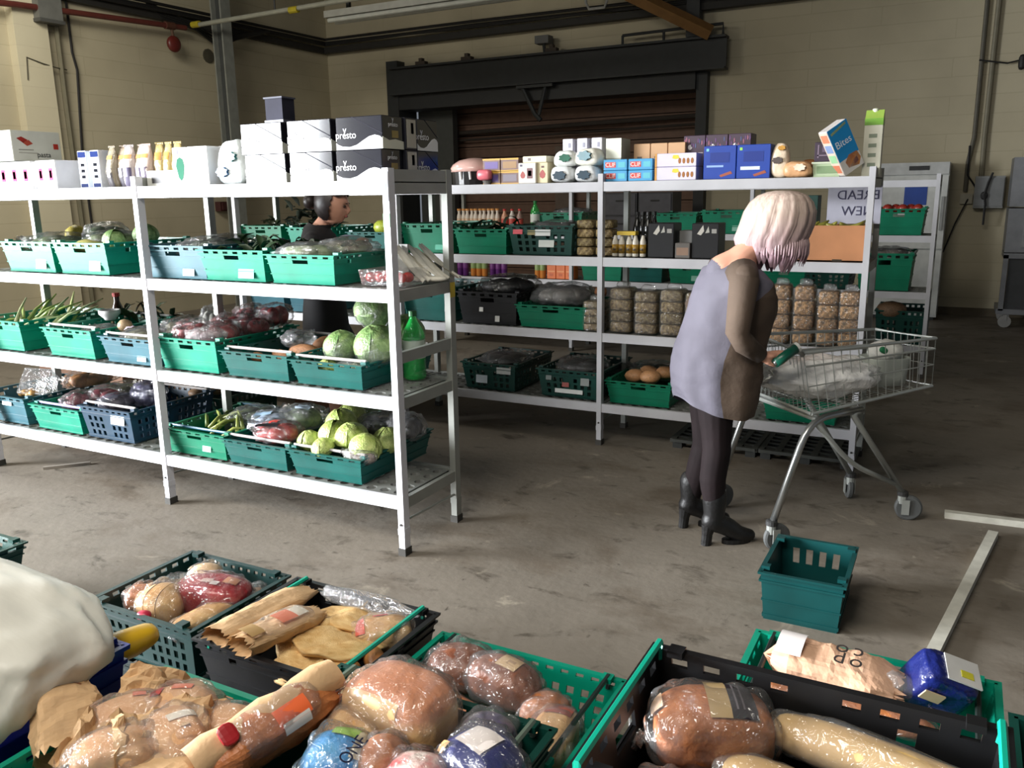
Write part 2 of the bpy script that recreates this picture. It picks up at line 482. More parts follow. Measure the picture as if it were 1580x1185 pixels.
put('cable', MB().tube([(.02, -.12, .42), (-.02, -.13, .3), (-.05, -.14, .16), (-.03, -.13, .05), (-.03, -.1, -.2)], .014, 6).sell(.04, .02, .05, 1, 1, 8, 6, (-.05, -.13, .15)), CB, t)
t = thing('wall_socket', 'small pale power socket on the back wall left of the isolator box', 'socket', (-.01, 12.16, 1.40))
put('plate', MB().b2(-.07, .07, -.02, .02, 0, .12), plain((168, 162, 142), .5), t)
put('cable', MB().tube([(.02, -.03, .06), (-.1, -.04, -.25), (-.2, -.03, -.6)], .01, 6), CB, t)
t = thing('wall_fitting', 'small black fitting with a trailing cable at the right edge of the back wall', 'wall fitting', (.43, 12.12, 3.03))
put('body', MB().sell(.04, .05, .09, .7, .7, 10, 6), CB, t)
put('cable', MB().tube([(0, 0, .03), (-.15, 0, .0), (-.45, 0, .06)], .01, 6), CB, t)
for (u, v, z, lab) in ((-9.9, 9.5, 3.64, 'round dark stain plate on the left wall beside the column'),):
    tag(put('wall_plate', MB().lathe([(.10, 0), (.10, .02), (.02, .025)], 12), plain((80, 76, 62), .6), None, (u - .1, v, z), (0, PI / 2, 0)), lab, 'wall plate')
tag(put('alarm_box', MB().b2(-.06, .05, -.11, .11, 0, .14).b2(.05, .07, -.08, .1, .02, .12), plain((70, 38, 36), .5), None, (-9.93, 9.48, 1.42)), 'small dark red box low on the left wall behind the shelves', 'wall box')
tag(put('wall_vent', MB().lathe([(.13, 0), (.13, .03), (.09, .05), (.06, .01)], 12), plain((34, 30, 26), .8), None, (-9.98, 11.35, 2.62), (0, PI / 2, 0)), 'round dark hole in the left wall near the corner', 'vent')

# fridge and oven by the back wall
WH = plain((206, 208, 204), .35)
t = thing('upright_freezer', 'tall white upright freezer with a blue notice against the back wall', 'freezer', (-.60, 11.85, 0))
put('body', MB().b2(-.39, .39, -.28, .33, .04, 1.90), WH, t)
put('door', MB().b2(-.385, .385, -.33, -.285, .88, 1.74), WH, t)
put('door', MB().b2(-.385, .385, -.33, -.285, .08, .86), WH, t)
p = put('top_panel', MB().b2(-.385, .385, -.32, -.28, 1.76, 1.90), plain((196, 198, 196), .4), t)
put('grille', MB().b2(-.05, .17, -.33, -.318, 1.81, 1.86), plain((40, 42, 44), .5), p)
p = put('notice', MB().b2(-.08, .17, -.335, -.33, 1.40, 1.63), plain((28, 70, 158), .5), t)
put('printed_band', MB().b2(-.06, .16, -.338, -.335, 1.635, 1.67), plain((120, 150, 200), .5), p)
put('door_handle', MB().b2(.33, .36, -.36, -.33, 1.1, 1.5), plain((150, 152, 150), .4), t)
put('foot', MB().b2(-.36, -.3, -.25, .28, 0, .04).b2(.3, .36, -.25, .28, 0, .04), DARK, t)
t = thing('double_oven', 'steel double oven on a wheeled stand at the right edge of the picture', 'oven', (.93, 11.55, 0))
ST = mat((134, 136, 140), rough=.4, metal=.4, var=.06, scale=8)
for z0, z1 in ((.87, 1.36), (1.38, 1.92)):
    p = put('oven_body', MB().b2(-.5, .5, -.33, .35, z0, z1), ST, t)
    put('door_window', MB().b2(-.22, .42, -.345, -.33, z0 + .08, z1 - .06), plain((52, 54, 56), .2), p)
    put('door_handle', MB().b2(-.34, -.30, -.37, -.33, z0 + .06, z1 - .05), steel((170, 172, 172), .3), p)
put('stand', MB().b2(-.5, .5, -.33, .35, .80, .86).b2(-.52, .5, -.33, .33, .16, .22).b2(-.5, -.45, -.33, -.27, .2, .84).b2(.45, .5, -.33, -.27, .2, .84), ST, t)
put('stand_panel', MB().b2(-.44, .44, -.29, .3, .22, .80), plain((62, 64, 66), .5), t)
for x in (-.42, .42):
    for y in (-.27, .27):
        put('caster', MB().tube([(x, y - .02, .07), (x, y + .02, .07)], .07, 12).b2(x - .02, x + .02, y - .03, y + .03, .08, .17), plain((150, 150, 148), .4), t)
# grey storage units behind the third rack
for k, (u, lab) in enumerate(((-4.22, 'left grey drawer unit behind the rear rack'), (-3.72, 'right grey drawer unit behind the rear rack'))):
    t = thing('drawer_unit', lab, 'drawer unit', (u, 11.4, 0), 0, 'grey drawer units behind the rear rack')
    put('carcass', MB().b2(-.24, .24, -.2, .2, 0, 1.60), plain((70, 70, 76), .5), t)
    for q in range(5):
        d = put('drawer', MB().b2(-.22, .22, -.215, -.2, .06 + q * .31, .34 + q * .31), plain((92, 92, 100), .5), t)
        put('drawer_handle', MB().b2(-.06, .06, -.225, -.215, .24 + q * .31, .26 + q * .31), DARK, d)
# ------------------------------------------------ racks
ALU = mat((214, 214, 220), rough=.42, metal=.0, var=.03, scale=4, spec=.6)
ALU2 = mat((150, 152, 146), rough=.45, metal=.25, var=.05, scale=6)
GRID = mat((112, 114, 110), rough=.5, var=.06)
RUB = plain((60, 58, 54), .8)
def grid_mesh(L, D):
    def mk():
        mb = MB()
        nx, ny = round(L / .076), round(D / .076)
        dx, dy = L / nx, D / ny
        for i in range(nx):
            for j in range(ny):
                cx, cy = (i + .5) * dx, (j + .5) * dy
                hole = [(cx + .026 * math.cos(2 * PI * (k + .5) / 8), cy + .026 * math.sin(2 * PI * (k + .5) / 8)) for k in range(8)]
                edge = []
                for k in range(8):
                    a = 2 * PI * (k + .5) / 8
                    q = max(abs(math.cos(a)), abs(math.sin(a)))
                    edge.append((cx + dx / 2 * math.cos(a) / q, cy + dy / 2 * math.sin(a) / q))
                # corner points of the cell need their own vertices
                cs = [(cx + dx / 2, cy + dy / 2), (cx - dx / 2, cy + dy / 2), (cx - dx / 2, cy - dy / 2), (cx + dx / 2, cy - dy / 2)]
                vs = [(x, y, 0) for x, y in hole] + [(x, y, 0) for x, y in edge] + [(x, y, 0) for x, y in cs] + [(x, y, -.022) for x, y in hole]
                fs = []
                for k in range(8):
                    n = (k + 1) % 8
                    fs.append((k, n, 8 + n, 8 + k) if k % 2 else (k, n, 8 + n, 16 + k // 2, 8 + k))
                    fs.append((n, k, 20 + k, 20 + n))
                fs = [f[::-1] for f in fs]
                mb.add(vs, fs)
        mb.b2(0, L, 0, .012, -.03, -.002); mb.b2(0, L, D - .012, D, -.03, -.002)
        mb.b2(0, .012, 0, D, -.03, -.002); mb.b2(L - .012, L, 0, D, -.03, -.002)
        return mb.mesh()
    return cached(('grid', round(L, 3), round(D, 3)), mk)
LEV = (.27, .73, 1.205, 1.66)
def rack(name, label, posts, v0, beam_m, extras=True):
    t = thing(name, label, 'shelving rack', (posts[0], v0, 0), 0)
    pm = cached('post', lambda: MB().b2(-.016, .016, -.022, .022, .02, 1.715).b2(-.018, .018, -.024, .024, .10, .13).mesh())
    for x in posts:
        for y in (.0, .45):
            p = put('post', pm, beam_m if y == 0 else ALU2, t, (x - posts[0], y, 0))
            put('foot', MB().b2(-.02, .02, -.026, .026, 0, .035), RUB, p)
            if y == 0 and extras:
                put('bolt', MB().tube([(0, -.022, .15), (0, -.027, .15)], .006, 8), RUB, p)
    for i in range(len(posts) - 1):
        x0, x1 = posts[i] - posts[0], posts[i + 1] - posts[0]
        L = x1 - x0
        for z in LEV:
            put('shelf_grid', grid_mesh(L - .05, .41), GRID, t, (x0 + .025, .02, z))
            put('front_beam', MB().b2(.016, L - .016, -.018, .006, -.05, .006), beam_m, t, (x0, 0, z))
            put('rear_beam', MB().b2(.016, L - .016, -.006, .018, -.05, .006), ALU2, t, (x0, .45, z))
    for x in posts:
        for z in LEV:
            put('end_beam', MB().b2(-.012, .012, .022, .428, -.052, .0), ALU2, t, (x - posts[0], 0, z))
        put('top_rail', MB().b2(-.012, .012, .022, .428, 1.655, 1.71), ALU2, t, (x - posts[0], 0, 0))
        put('brace', MB().tube([(0, .022, .16), (0, .43, .145)], .006, 6), ALU2, t, (x - posts[0], 0, 0))
    return t
ra = rack('shelving_rack', 'white metal shelving rack of green vegetable crates in the left foreground', (-5.19, -3.66, -2.13), 2.94, ALU)
ALU_SHADED = mat((184, 184, 188), rough=.45, var=.05, scale=4, spec=.5)  # darker copy of ALU; the rear racks' weaker daylight is put into the colour
rb = rack('shelving_rack', 'white metal shelving rack behind the woman, with packets on its top shelf', (-5.04, -3.51, -1.98, -.45), 4.93, ALU_SHADED)
rc = rack('shelving_rack', 'rearmost white metal shelving rack, in front of the freezer', (-5.04, -3.51, -1.72, -.22), 7.93, ALU_SHADED)
put('end_rail', MB().b2(-.012, .012, .022, .428, .885, .935), ALU2, ra, (3.06, 0, 0))
put('inspection_sticker', MB().b2(-.017, .017, -.0245, -.022, 1.475, 1.53), plain((136, 196, 150), .5), ra, (3.06, 0, 0))
p = put('printed_sticker', MB().b2(-.014, .014, -.0245, -.022, 1.58, 1.70), plain((206, 212, 226), .5), ra, (3.06, 0, 0))
put('lettering', MB().b2(-.006, .006, -.0255, -.0245, 1.60, 1.655), plain((110, 130, 170), .5), p)
put('yellow_sticker', MB().b2(.016, .0185, -.02, .02, 1.13, 1.20), plain((196, 172, 40), .5), ra, (3.06, .45, 0))

# ------------------------------------------------ crates
GREEN = mat((2, 132, 106), rough=.34, var=.10, scale=5)
GREEN2 = mat((5, 112, 82), rough=.36, var=.10, scale=5)
TEAL = mat((12, 84, 78), rough=.36, var=.12, scale=5)
SLATE = mat((50, 96, 108), rough=.34, var=.10, scale=5)
DKGREEN = mat((8, 58, 50), rough=.38, var=.12, scale=5)
NAVY = mat((16, 52, 74), rough=.38, var=.12, scale=5)
BLACKP = mat((20, 20, 22), rough=.40, var=.15, scale=6)
BLUEP = mat((18, 40, 140), rough=.36, var=.10, scale=5)
def crate_mesh(w, d, h, style):
    def mk():
        mb = MB()
        tp, th = .90, .007
        if style == 'vent':
            zs = [0, .12, .26, .34, .48, .56, .70, .80, .88, .95, 1]
            hole_rows = (1, 3, 5, 8)
        elif style == 'basket':
            zs = [0, .18, .42, .48, .80, .90, 1]
            hole_rows = (3,)
        else:
            zs = [0, .30, .60, .68, .82, .87, .94, 1]
            hole_rows = (5,)
        zs = [z * h for z in zs]
        for k in range(4):
            short = k % 2 == 0
            ln, off = (w, d) if short else (d, w)
            ca, sa = (1, 0, -1, 0)[k], (0, 1, 0, -1)[k]
            n = 13 if short else 19
            if style == 'basket': n = 11 if short else 15
            if style == 'vent': n = 17 if short else 25
            xs = [-.5 + i / n for i in range(n + 1)]
            def P(x, z, o):
                q = tp + (1 - tp) * z / h
                a, b = x * ln * q, -(off / 2 * q) - o
                return (a * ca - b * sa, a * sa + b * ca, z)
            mid = n // 2
            def hole(i, j):
                if style == 'basket' and k in (0, 3): return False
                if i < 1 or i > n - 2 or j < 0 or j >= len(zs) - 1: return False
                if style == 'solid' and j == 3: return short and abs(i - mid) <= 1 or (not short and i in (4, n - 5))
                if j not in hole_rows: return False
                if style == 'vent': return (i + j) % 2 == 1 and abs(i - mid) > 0
                if style == 'basket': return i % 2 == 0
                return i % 2 == 1 and i != mid
            for i in range(n):
                for j in range(len(zs) - 1):
                    if hole(i, j): continue
                    a, b, c, e = xs[i], xs[i + 1], zs[j], zs[j + 1]
                    A = [P(a, c, 0), P(b, c, 0), P(b, e, 0), P(a, e, 0)]
                    B = [P(a, c, -th), P(b, c, -th), P(b, e, -th), P(a, e, -th)]
                    fs = [(0, 1, 2, 3), (7, 6, 5, 4)]
                    if j == len(zs) - 2 or hole(i, j + 1): fs.append((3, 2, 6, 7))
                    if j == 0 or hole(i, j - 1): fs.append((1, 0, 4, 5))
                    if hole(i - 1, j): fs.append((0, 3, 7, 4))
                    if hole(i + 1, j): fs.append((2, 1, 5, 6))
                    mb.add(A + B, fs)
        def band(z0, z1, out):
            rs = []
            for z, o in ((z0, 0), (z0, out), (z1, out), (z1, 0)):
                q = tp + (1 - tp) * z / h
                x, y = w / 2 * q + o, d / 2 * q + o
                rs.append([(-x, -y, z), (x, -y, z), (x, y, z), (-x, y, z)])
            mb.loft(rs, 0, False)
        band(.955 * h, h, .010)
        if style == 'solid':
            band(.82 * h, .86 * h, .007); band(.66 * h, .69 * h, .004); band(.30 * h, .335 * h, .004); band(0, .05 * h, .003)
        elif style == 'basket':
            band(.80 * h, .84 * h, .008); band(.40 * h, .43 * h, .004); band(.05 * h, .12 * h, .004)
        else:
            band(.78 * h, .80 * h, .006); band(.03 * h, .08 * h, .004)
        mb.box((0, 0, .006), (w * tp - .002, d * tp - .002, .012))
        for sx in (-1, 1):                     # bale arm sockets on the rim
            for sy in (-1, 1):
                mb.box((sx * (w / 2 - .012), sy * (d / 2 - .045), h + .003), (.03, .03, .014))
        return mb.mesh()
    return cached(('crate', w, d, h, style), mk)
def crate(label, u, v, z, w, d, h, m, style='solid', rot=0., arms=None, arm_up=.006, inset=.045, sticker=None, group=None, cat='crate', name='plastic_crate'):
    t = thing(name, label, cat, (u, v, z), rot, group)
    put('crate_body', crate_mesh(w, d, h, style), m, t)
    if arms is not None:
        am = cached(('arm', w, d, h), lambda: MB().tube([(-w / 2 + .008, 0, -.035), (-w / 2 + .004, 0, 0), (w / 2 - .004, 0, 0), (w / 2 - .008, 0, -.035)], .0075, 6).mesh())
        for y in (-1, 1):
            put('bale_arm', am, arms, t, (0, y * (d / 2 - inset), h + arm_up))
    for s in sticker or ():
        x, zz, sw, sh, col = s
        q = .9 + .1 * (zz / h)
        put('sticker', MB().box((0, 0, 0), (sw, .0016, sh)), plain(col, .5), t, (x, -d / 2 * q - .0055, zz), (-.05 * d / 2 / h * 1.2, 0, 0))
    return t
GREYARM = plain((168, 162, 158), .45)
VF = 3.265     # centre line of the crates on the left rack
WST = (224, 232, 232)
AC = [
 ('bright green crate of bagged greens, leftmost on the second shelf', -4.67, 1, .45, .17, GREEN, None, [(.10, .05, .09, .06, WST)]),
 ('bright green crate of squash and cabbages beside the leftmost one', -4.21, 1, .43, .17, GREEN, None, [(.10, .05, .09, .06, WST)]),
 ('slate grey crate on the second shelf right of the middle post', -3.495, 1, .45, .165, SLATE, None, [(.09, .035, .08, .04, (150, 176, 190))]),
 ('bright green crate of dark leaves between slate crate and clear-bag crate', -3.095, 1, .42, .15, GREEN, None, [(.08, .04, .10, .05, (60, 176, 150))]),
 ('bright green crate topped with clear salad bags, right on second shelf', -2.665, 1, .40, .135, GREEN, None, None),
 ('bright green crate of leeks, leftmost on the third shelf', -5.06, 0, .45, .18, GREEN, None, None),
 ('bright green crate with a white bowl on it, third shelf', -4.41, 0, .42, .165, GREEN, GREYARM, None),
 ('slate grey crate of bagged roots on the third shelf', -3.915, 0, .42, .145, SLATE, GREYARM, [(.09, .035, .07, .03, (120, 160, 170))]),
 ('bright green crate heaped with red pepper bags', -3.465, 0, .43, .17, GREEN, None, None),
 ('dull teal crate of sweet potatoes on the third shelf', -3.0, 0, .43, .13, TEAL, GREYARM, None),
 ('dull teal crate holding the big dark cabbages', -2.555, 0, .42, .12, TEAL, GREYARM, None),
 ('slate grey crate with potatoes, leftmost on the bottom shelf', -5.13, -1, .46, .17, SLATE, None, [(.06, .13, .09, .03, WST)]),
 ('bright green crate with red onion nets on the bottom shelf', -4.615, -1, .44, .15, GREEN, plain((150, 140, 190), .4), None),
 ('navy slotted crate with a white price label on the bottom shelf', -4.165, -1, .42, .19, NAVY, GREYARM, [(.10, .13, .11, .05, WST)]),
 ('mid green crate of celery on the bottom shelf', -3.475, -1, .45, .14, GREEN2, plain((40, 90, 110), .4), [(.08, .05, .06, .03, (150, 190, 170))]),
 ('dull teal crate of labelled salad bags on the bottom shelf', -3.05, -1, .42, .13, TEAL, GREYARM, None),
 ('dull teal crate of pale cabbages, right end of bottom shelf', -2.6, -1, .44, .13, TEAL, GREYARM, None),
]
LZ = {1: 1.212, 0: .737, -1: .277}
for lab, u, lv, w_, h_, m, arm, st in AC:
    dp = .48 if lab.startswith('bright green crate topped') else .60
    crate(lab, u, VF - .3 + dp / 2, LZ[lv], w_, dp, h_, m, 'vent' if m is NAVY else 'solid', 0, arm, .012 if arm is GREYARM else .004, .045, st)
crate('long dark crate standing behind the navy crate on the bottom shelf', -4.14, 3.83, LZ[-1] - .27, .42, .5, .40, DKGREEN, 'vent')

# second rack
BV = 4.955 + .30
BC = [
 ('green crate, leftmost on the upper shelf behind the dark-haired woman', -4.83, 1.212, .43, .18, GREEN2, 'solid', None),
 ('green crate at the back of the dark-haired woman', -4.36, 1.212, .38, .17, GREEN, 'solid', None),
 ('slate crate with a yellow squash in front of the dark-haired woman', -3.78, 1.212, .40, .14, TEAL, 'solid', None),
 ('green crate seen between the end posts of the front rack', -3.29, 1.212, .42, .20, GREEN2, 'solid', [(.11, .04, .10, .035, (40, 150, 120))]),
 ('green crate with a handle slot showing roots, right of the front rack', -2.86, 1.212, .40, .165, GREEN2, 'solid', None),
 ('dark slotted crate with two white labels on upper shelf', -2.415, 1.212, .46, .19, DKGREEN, 'vent', [(.02, .145, .11, .04, (196, 200, 196)), (.04, .075, .11, .045, (190, 196, 190)), (-.16, .15, .07, .03, (190, 60, 70)), (-.06, .145, .06, .03, (120, 110, 60))]),
 ('slate crate, left of two behind the red pepper bags', -4.82, .737, .36, .17, SLATE, 'solid', None),
 ('slate crate, right of two behind the red pepper bags', -4.42, .737, .34, .17, SLATE, 'solid', None),
 ('green crate glimpsed left of the front rack end post', -3.76, .737, .36, .16, GREEN2, 'solid', None),
 ('teal crate with a white tag behind the green bottle', -3.31, .737, .42, .24, TEAL, 'solid', [(.17, .10, .05, .06, WST)]),
 ('bulky black crate right of the front rack end post', -2.82, .737, .46, .22, BLACKP, 'solid', [(-.05, .10, .03, .03, (200, 200, 196)), (.07, .04, .035, .04, (190, 190, 186))]),
 ('low green crate under a sheet of grey film, middle shelf', -2.345, .737, .50, .15, GREEN2, 'solid', None),
 ('dark slotted crate with a price tag, left on the lowest shelf', -2.82, .277, .42, .19, DKGREEN, 'vent', [(-.06, .075, .09, .06, (180, 190, 196)), (.12, .145, .11, .045, (180, 184, 180))]),
 ('dark slotted crate with a long white strip label on lowest shelf', -2.22, .277, .44, .19, DKGREEN, 'vent', [(.0, .045, .20, .028, (206, 208, 204)), (.12, .12, .06, .05, (130, 136, 132)), (-.02, .09, .05, .03, (140, 60, 50)), (-.14, .13, .04, .03, (110, 120, 116))]),
 ('green crate of bread on the lowest shelf beside the woman', -1.735, .277, .43, .15, GREEN2, 'solid', None),
 ('green crate on the lowest shelf below the shopping trolley', -.75, .277, .42, .14, GREEN2, 'solid', None),
]
for lab, u, z, w_, h_, m, style, st in BC:
    crate(lab, u, BV, z, w_, .60, h_, m, style, 0, None, 0, .045, st)
CVc = 7.955 + .30
for lab, u, z, w_, h_, m, style, st in [
 ('green crate on the rear rack right of the bottles', -3.67, 1.212, .52, .20, GREEN2, 'solid', None),
 ('green crate on the rear rack behind the black gift boxes', -2.45, 1.212, .42, .19, GREEN2, 'solid', None),
 ('green crate on the rear rack left of the pale-haired woman', -1.96, 1.212, .46, .21, GREEN2, 'solid', [(.10, .05, .09, .05, (120, 170, 150))]),
 ('green crate in front of the freezer, topmost of three', -.50, 1.212, .40, .22, GREEN2, 'solid', None),
 ('green crate on the rear rack right of the orange cartons', -3.2, .737, .44, .19, GREEN2, 'solid', None),
 ('dull green crate on the rear rack, middle shelf behind the jar stacks', -2.74, .737, .36, .18, TEAL, 'solid', None),
 ('green crate with a pale label on the rear rack middle shelf', -2.32, .737, .36, .18, GREEN2, 'solid', [(.09, .05, .09, .05, (120, 170, 150))]),
 ('green crate on the rear rack below the banana box', -1.42, .737, .38, .16, GREEN2, 'solid', None),
 ('dark slotted crate on the rear rack below the banana box', -1.06, .737, .42, .17, DKGREEN, 'vent', None),
 ('green crate in front of the freezer, middle of three', -.58, .737, .44, .32, GREEN2, 'solid', None),
 ('dark slotted crate in front of the freezer, lowest of three', -.42, .277, .40, .29, DKGREEN, 'vent', None)]:
    crate(lab, u, CVc, z, w_, .58, h_, m, style, 0, None, 0, .045, st)

# ------------------------------------------------ cartons
def carton_mesh(w, d, h):
    def mk():
        mb = MB()
        b = .003
        rs = []
        for z, i in ((0, b), (b, 0), (h - b, 0), (h, b)):
            x, y = w / 2 - i, d / 2 - i
            rs.append([(-x + b, -y, z), (x - b, -y, z), (x, -y + b, z), (x, y - b, z), (x - b, y, z), (-x + b, y, z), (-x, y - b, z), (-x, -y + b, z)])
        mb.loft(rs)
        mb.b2(-w / 2 + .004, w / 2 - .004, -.0015, .0015, h, h + .0008)
        return mb.mesh()
    return cached(('carton', round(w, 3), round(d, 3), round(h, 3)), mk)
def carton(label, u, v, z, w, d, h, col, panels=(), texts=(), rot=0., rough=.45, group=None, name='carton', cat='box', spec=.5):
    t = thing(name, label, cat, (u, v, z), rot, group)
    put('carton_body', carton_mesh(w, d, h), mat(col, rough=rough, var=.04, spec=spec), t)
    for p in panels:
        face, pts, c = p[:3]
        if len(pts) == 4 and not isinstance(pts[0], tuple):
            x0, x1, z0, z1 = pts
            pts = [(x0, z0), (x1, z0), (x1, z1), (x0, z1)]
        o = .0012
        if face == 'f': vs = [(x * w - w / 2, -d / 2 - e, zz * h) for e in (o, 0) for x, zz in pts]
        elif face == 'r': vs = [(w / 2 + e, x * d - d / 2, zz * h) for e in (o, 0) for x, zz in pts]
        else: vs = [(x * w - w / 2, y * d - d / 2, h + e) for e in (o, 0) for x, y in pts]
        n = len(pts)
        mb = MB(); mb.add(vs, [tuple(range(n))] + [(i, n + i, n + (i + 1) % n, (i + 1) % n) for i in range(n)])
        put('printed_panel', mb, mat(c, rough=p[3] if len(p) > 3 else rough, var=.03, spec=spec if len(p) < 4 else .2), t)
    for tx in texts:
        s, face, x, zz, size, c = tx
        if face == 'f': text(t, s, size, plain(c), (x * w - w / 2, -d / 2 - .0016, zz * h), FR)
        else: text(t, s, size, plain(c), (w / 2 + .0016, x * d - d / 2, zz * h), RT)
    return t
TZ = 1.667
# ------------------------------------------------ stock on the top shelf of the left rack
WHITE = (232, 232, 234)
BLK = (30, 30, 36)
RW = (220, 222, 224)
carton('pale grey box with small red emblem on its end, far left of the top shelf', -4.875, 3.12, 1.823, .40, .29, .165, (206, 208, 198),
       [('r', [(.10, .74), (.22, .60), (.32, .70), (.20, .80)], (150, 50, 44)), ('r', [(.20, .62), (.30, .50), (.42, .58), (.34, .70)], (170, 76, 60)), ('r', (.84, .94, .42, .60), (176, 60, 50)), ('r', (.12, .42, .36, .39), (150, 150, 140)), ('r', (.12, .50, .26, .29), (170, 170, 160))], [('pasta', 'r', .62, .22, .04, (50, 50, 48))], rough=.8, spec=.05)
pink = (176, 84, 120)
for k, (u, w_, lab) in enumerate(((-4.73, .40, 'wide white tray box with pink print under the pale grey box'), (-4.42, .17, 'narrow white box with pink print beside the wide pink-printed box'))):
    pan = []
    n = 4 if k == 0 else 2
    for q in range(n):
        x = (q + .3) / n
        pan += [('f', (x, x + .34 / n, .30, .72), pink), ('f', (x + .06 / n, x + .28 / n, .38, .64), (206, 170, 184))]
    carton(lab, u + (0 if k == 0 else .015), 3.09, TZ, w_, .24, .15, WHITE, pan, rough=.8, spec=.05)
for u, lab in ((-4.13, 'left of two tall white cartons with blue tops'), (-4.03, 'right of two tall white cartons with blue tops')):
    t = carton(lab, u, 3.03, TZ, .07, .07, .19, (214, 220, 232), [('f', (.08, .92, .82, .97), (34, 50, 104)), ('f', (.1, .9, .02, .12), (40, 48, 84)), ('f', (.3, .7, .26, .34), (20, 22, 30)), ('f', (.3, .7, .42, .50), (20, 22, 30)), ('f', (.3, .7, .58, .66), (20, 22, 30))], group='tall white drink cartons', rough=.8, spec=.05)
def pillow(w, d, h, top=.75, seed=1):
    def mk():
        mb = MB(); rings = []
        for i in range(11):
            z = i / 10
            wd = w * (1 - .22 * max(0, z - .7) / .3) * (.94 + .06 * math.sin(PI * z))
            dd = d * max(.06, math.sin(PI * min(1, z * 1.02 + .10)) ** .6 if z < top else (1 - z) / (1 - top) * .55 + .05)
            ring = []
            for j in range(16):
                a = 2 * PI * j / 16
                n = noise.noise(Vector((math.cos(a) * 2 + seed, math.sin(a) * 2, z * 6 + seed))) * .10
                ring.append((wd / 2 * sp(math.cos(a), .6) * (1 + n), dd / 2 * sp(math.sin(a), .8) * (1 + n * 2), z * h))
            rings.append(ring)
        mb.loft(rings)
        for k in range(7):
            x = (-.5 + k / 6) * w * .74
            mb.box((x, 0, h + .004), (w * .09, d * .05, .012))
        return mb.mesh(True)
    return cached(('pillow', w, d, h, seed), mk)
def pouch(label, u, v, z, w, d, h, col, bands=(), rot=0., group=None, seed=1, lean=0., cat='bag', name='food_pouch', rough=.25):
    t = thing(name, label, cat, (u, v, z), (lean, 0, rot), group)
    put('pouch_body', pillow(w, d, h, .75, seed), mat(col, rough=rough, var=.05, bump=.5, bscale=22, spec=.7), t)
    for (x0, x1, z0, z1, c) in bands:
        mb = MB(); n = 6; rings = []
        for zz in (z0, (z0 + z1) / 2, z1):
            row = []
            dd = d * max(.06, math.sin(PI * min(1, zz * 1.02 + .10)) ** .6 if zz < .75 else (1 - zz) / .25 * .55 + .05)
            for q in range(n + 1):
                x = x0 + (x1 - x0) * q / n
                y = -dd / 2 * (max(0, 1 - abs(2 * x - 1) ** 2.6)) ** .5 * 1.06 - .003
                row.append(((x - .5) * w, y, zz * h))
            rings.append(row)
        k = 0
        for a in range(2):
            for q in range(n):
                mb.add([rings[a][q], rings[a][q + 1], rings[a + 1][q + 1], rings[a + 1][q]], [(0, 1, 2, 3)])
        put('printed_panel', mb, mat(c, rough=.3, var=.05), t, smooth=True)
    return t
k = 0
for u, c, b in ((-3.93, (150, 140, 120), (70, 66, 70)), (-3.865, (166, 150, 132), (74, 70, 80)), (-3.80, (190, 180, 176), (92, 86, 110)), (-3.735, (206, 190, 176), (92, 84, 110)), (-3.67, (200, 180, 170), (100, 90, 108))):
    pouch('clear pouch of dark pasta with an orange top, %s from left in its row' % ORD[k], u, 3.03 + .02 * (k % 2), TZ, .075, .07, .20, c, [(.15, .85, .02, .48, b), (.15, .85, .70, .80, (206, 150, 90))], .15 * (k % 3 - 1), 'pasta pouches on the front rack', k)
    k += 1
for u in (-3.60, -3.535, -3.47):
    pouch('upright orange-topped pouch in the white display tray, %s from left' % ORD[k - 5], u, 3.05, TZ + .004, .065, .06, .20, (178, 160, 110), [(.15, .85, .62, .80, (206, 140, 70))], .1 * (k % 3 - 1), 'pouches in the display tray', k)
    k += 1
t = thing('display_tray', 'low white display tray holding orange-topped pouches', 'tray', (-3.535, 3.05, TZ - .001))
put('tray_front', MB().b2(-.105, .105, -.062, -.056, 0, .075), plain((214, 214, 206), .5), t)
put('tray_side', MB().b2(-.105, -.10, -.056, .07, 0, .075), plain((200, 200, 194), .5), t)
put('tray_side', MB().b2(.10, .105, -.056, .07, 0, .075), plain((200, 200, 194), .5), t)
put('printed_panel', MB().b2(-.07, .075, -.0635, -.062, .015, .045), plain((60, 58, 60), .5), t)
carton('slim white carton with a green leaf mark beside the plain white box', -3.375, 3.03, TZ, .10, .12, .178, (222, 224, 218), [('f', [(.35, .2), (.5, .12), (.65, .2), (.78, .5), (.7, .68), (.5, .74), (.3, .68), (.22, .5)], (60, 112, 92)), ('f', (.1, .4, .82, .94), (140, 140, 160))], rough=.8, spec=.05)
carton('plain white glossy box left of the white and teal bag', -3.245, 3.05, TZ, .135, .18, .178, (236, 236, 238), rough=.3)
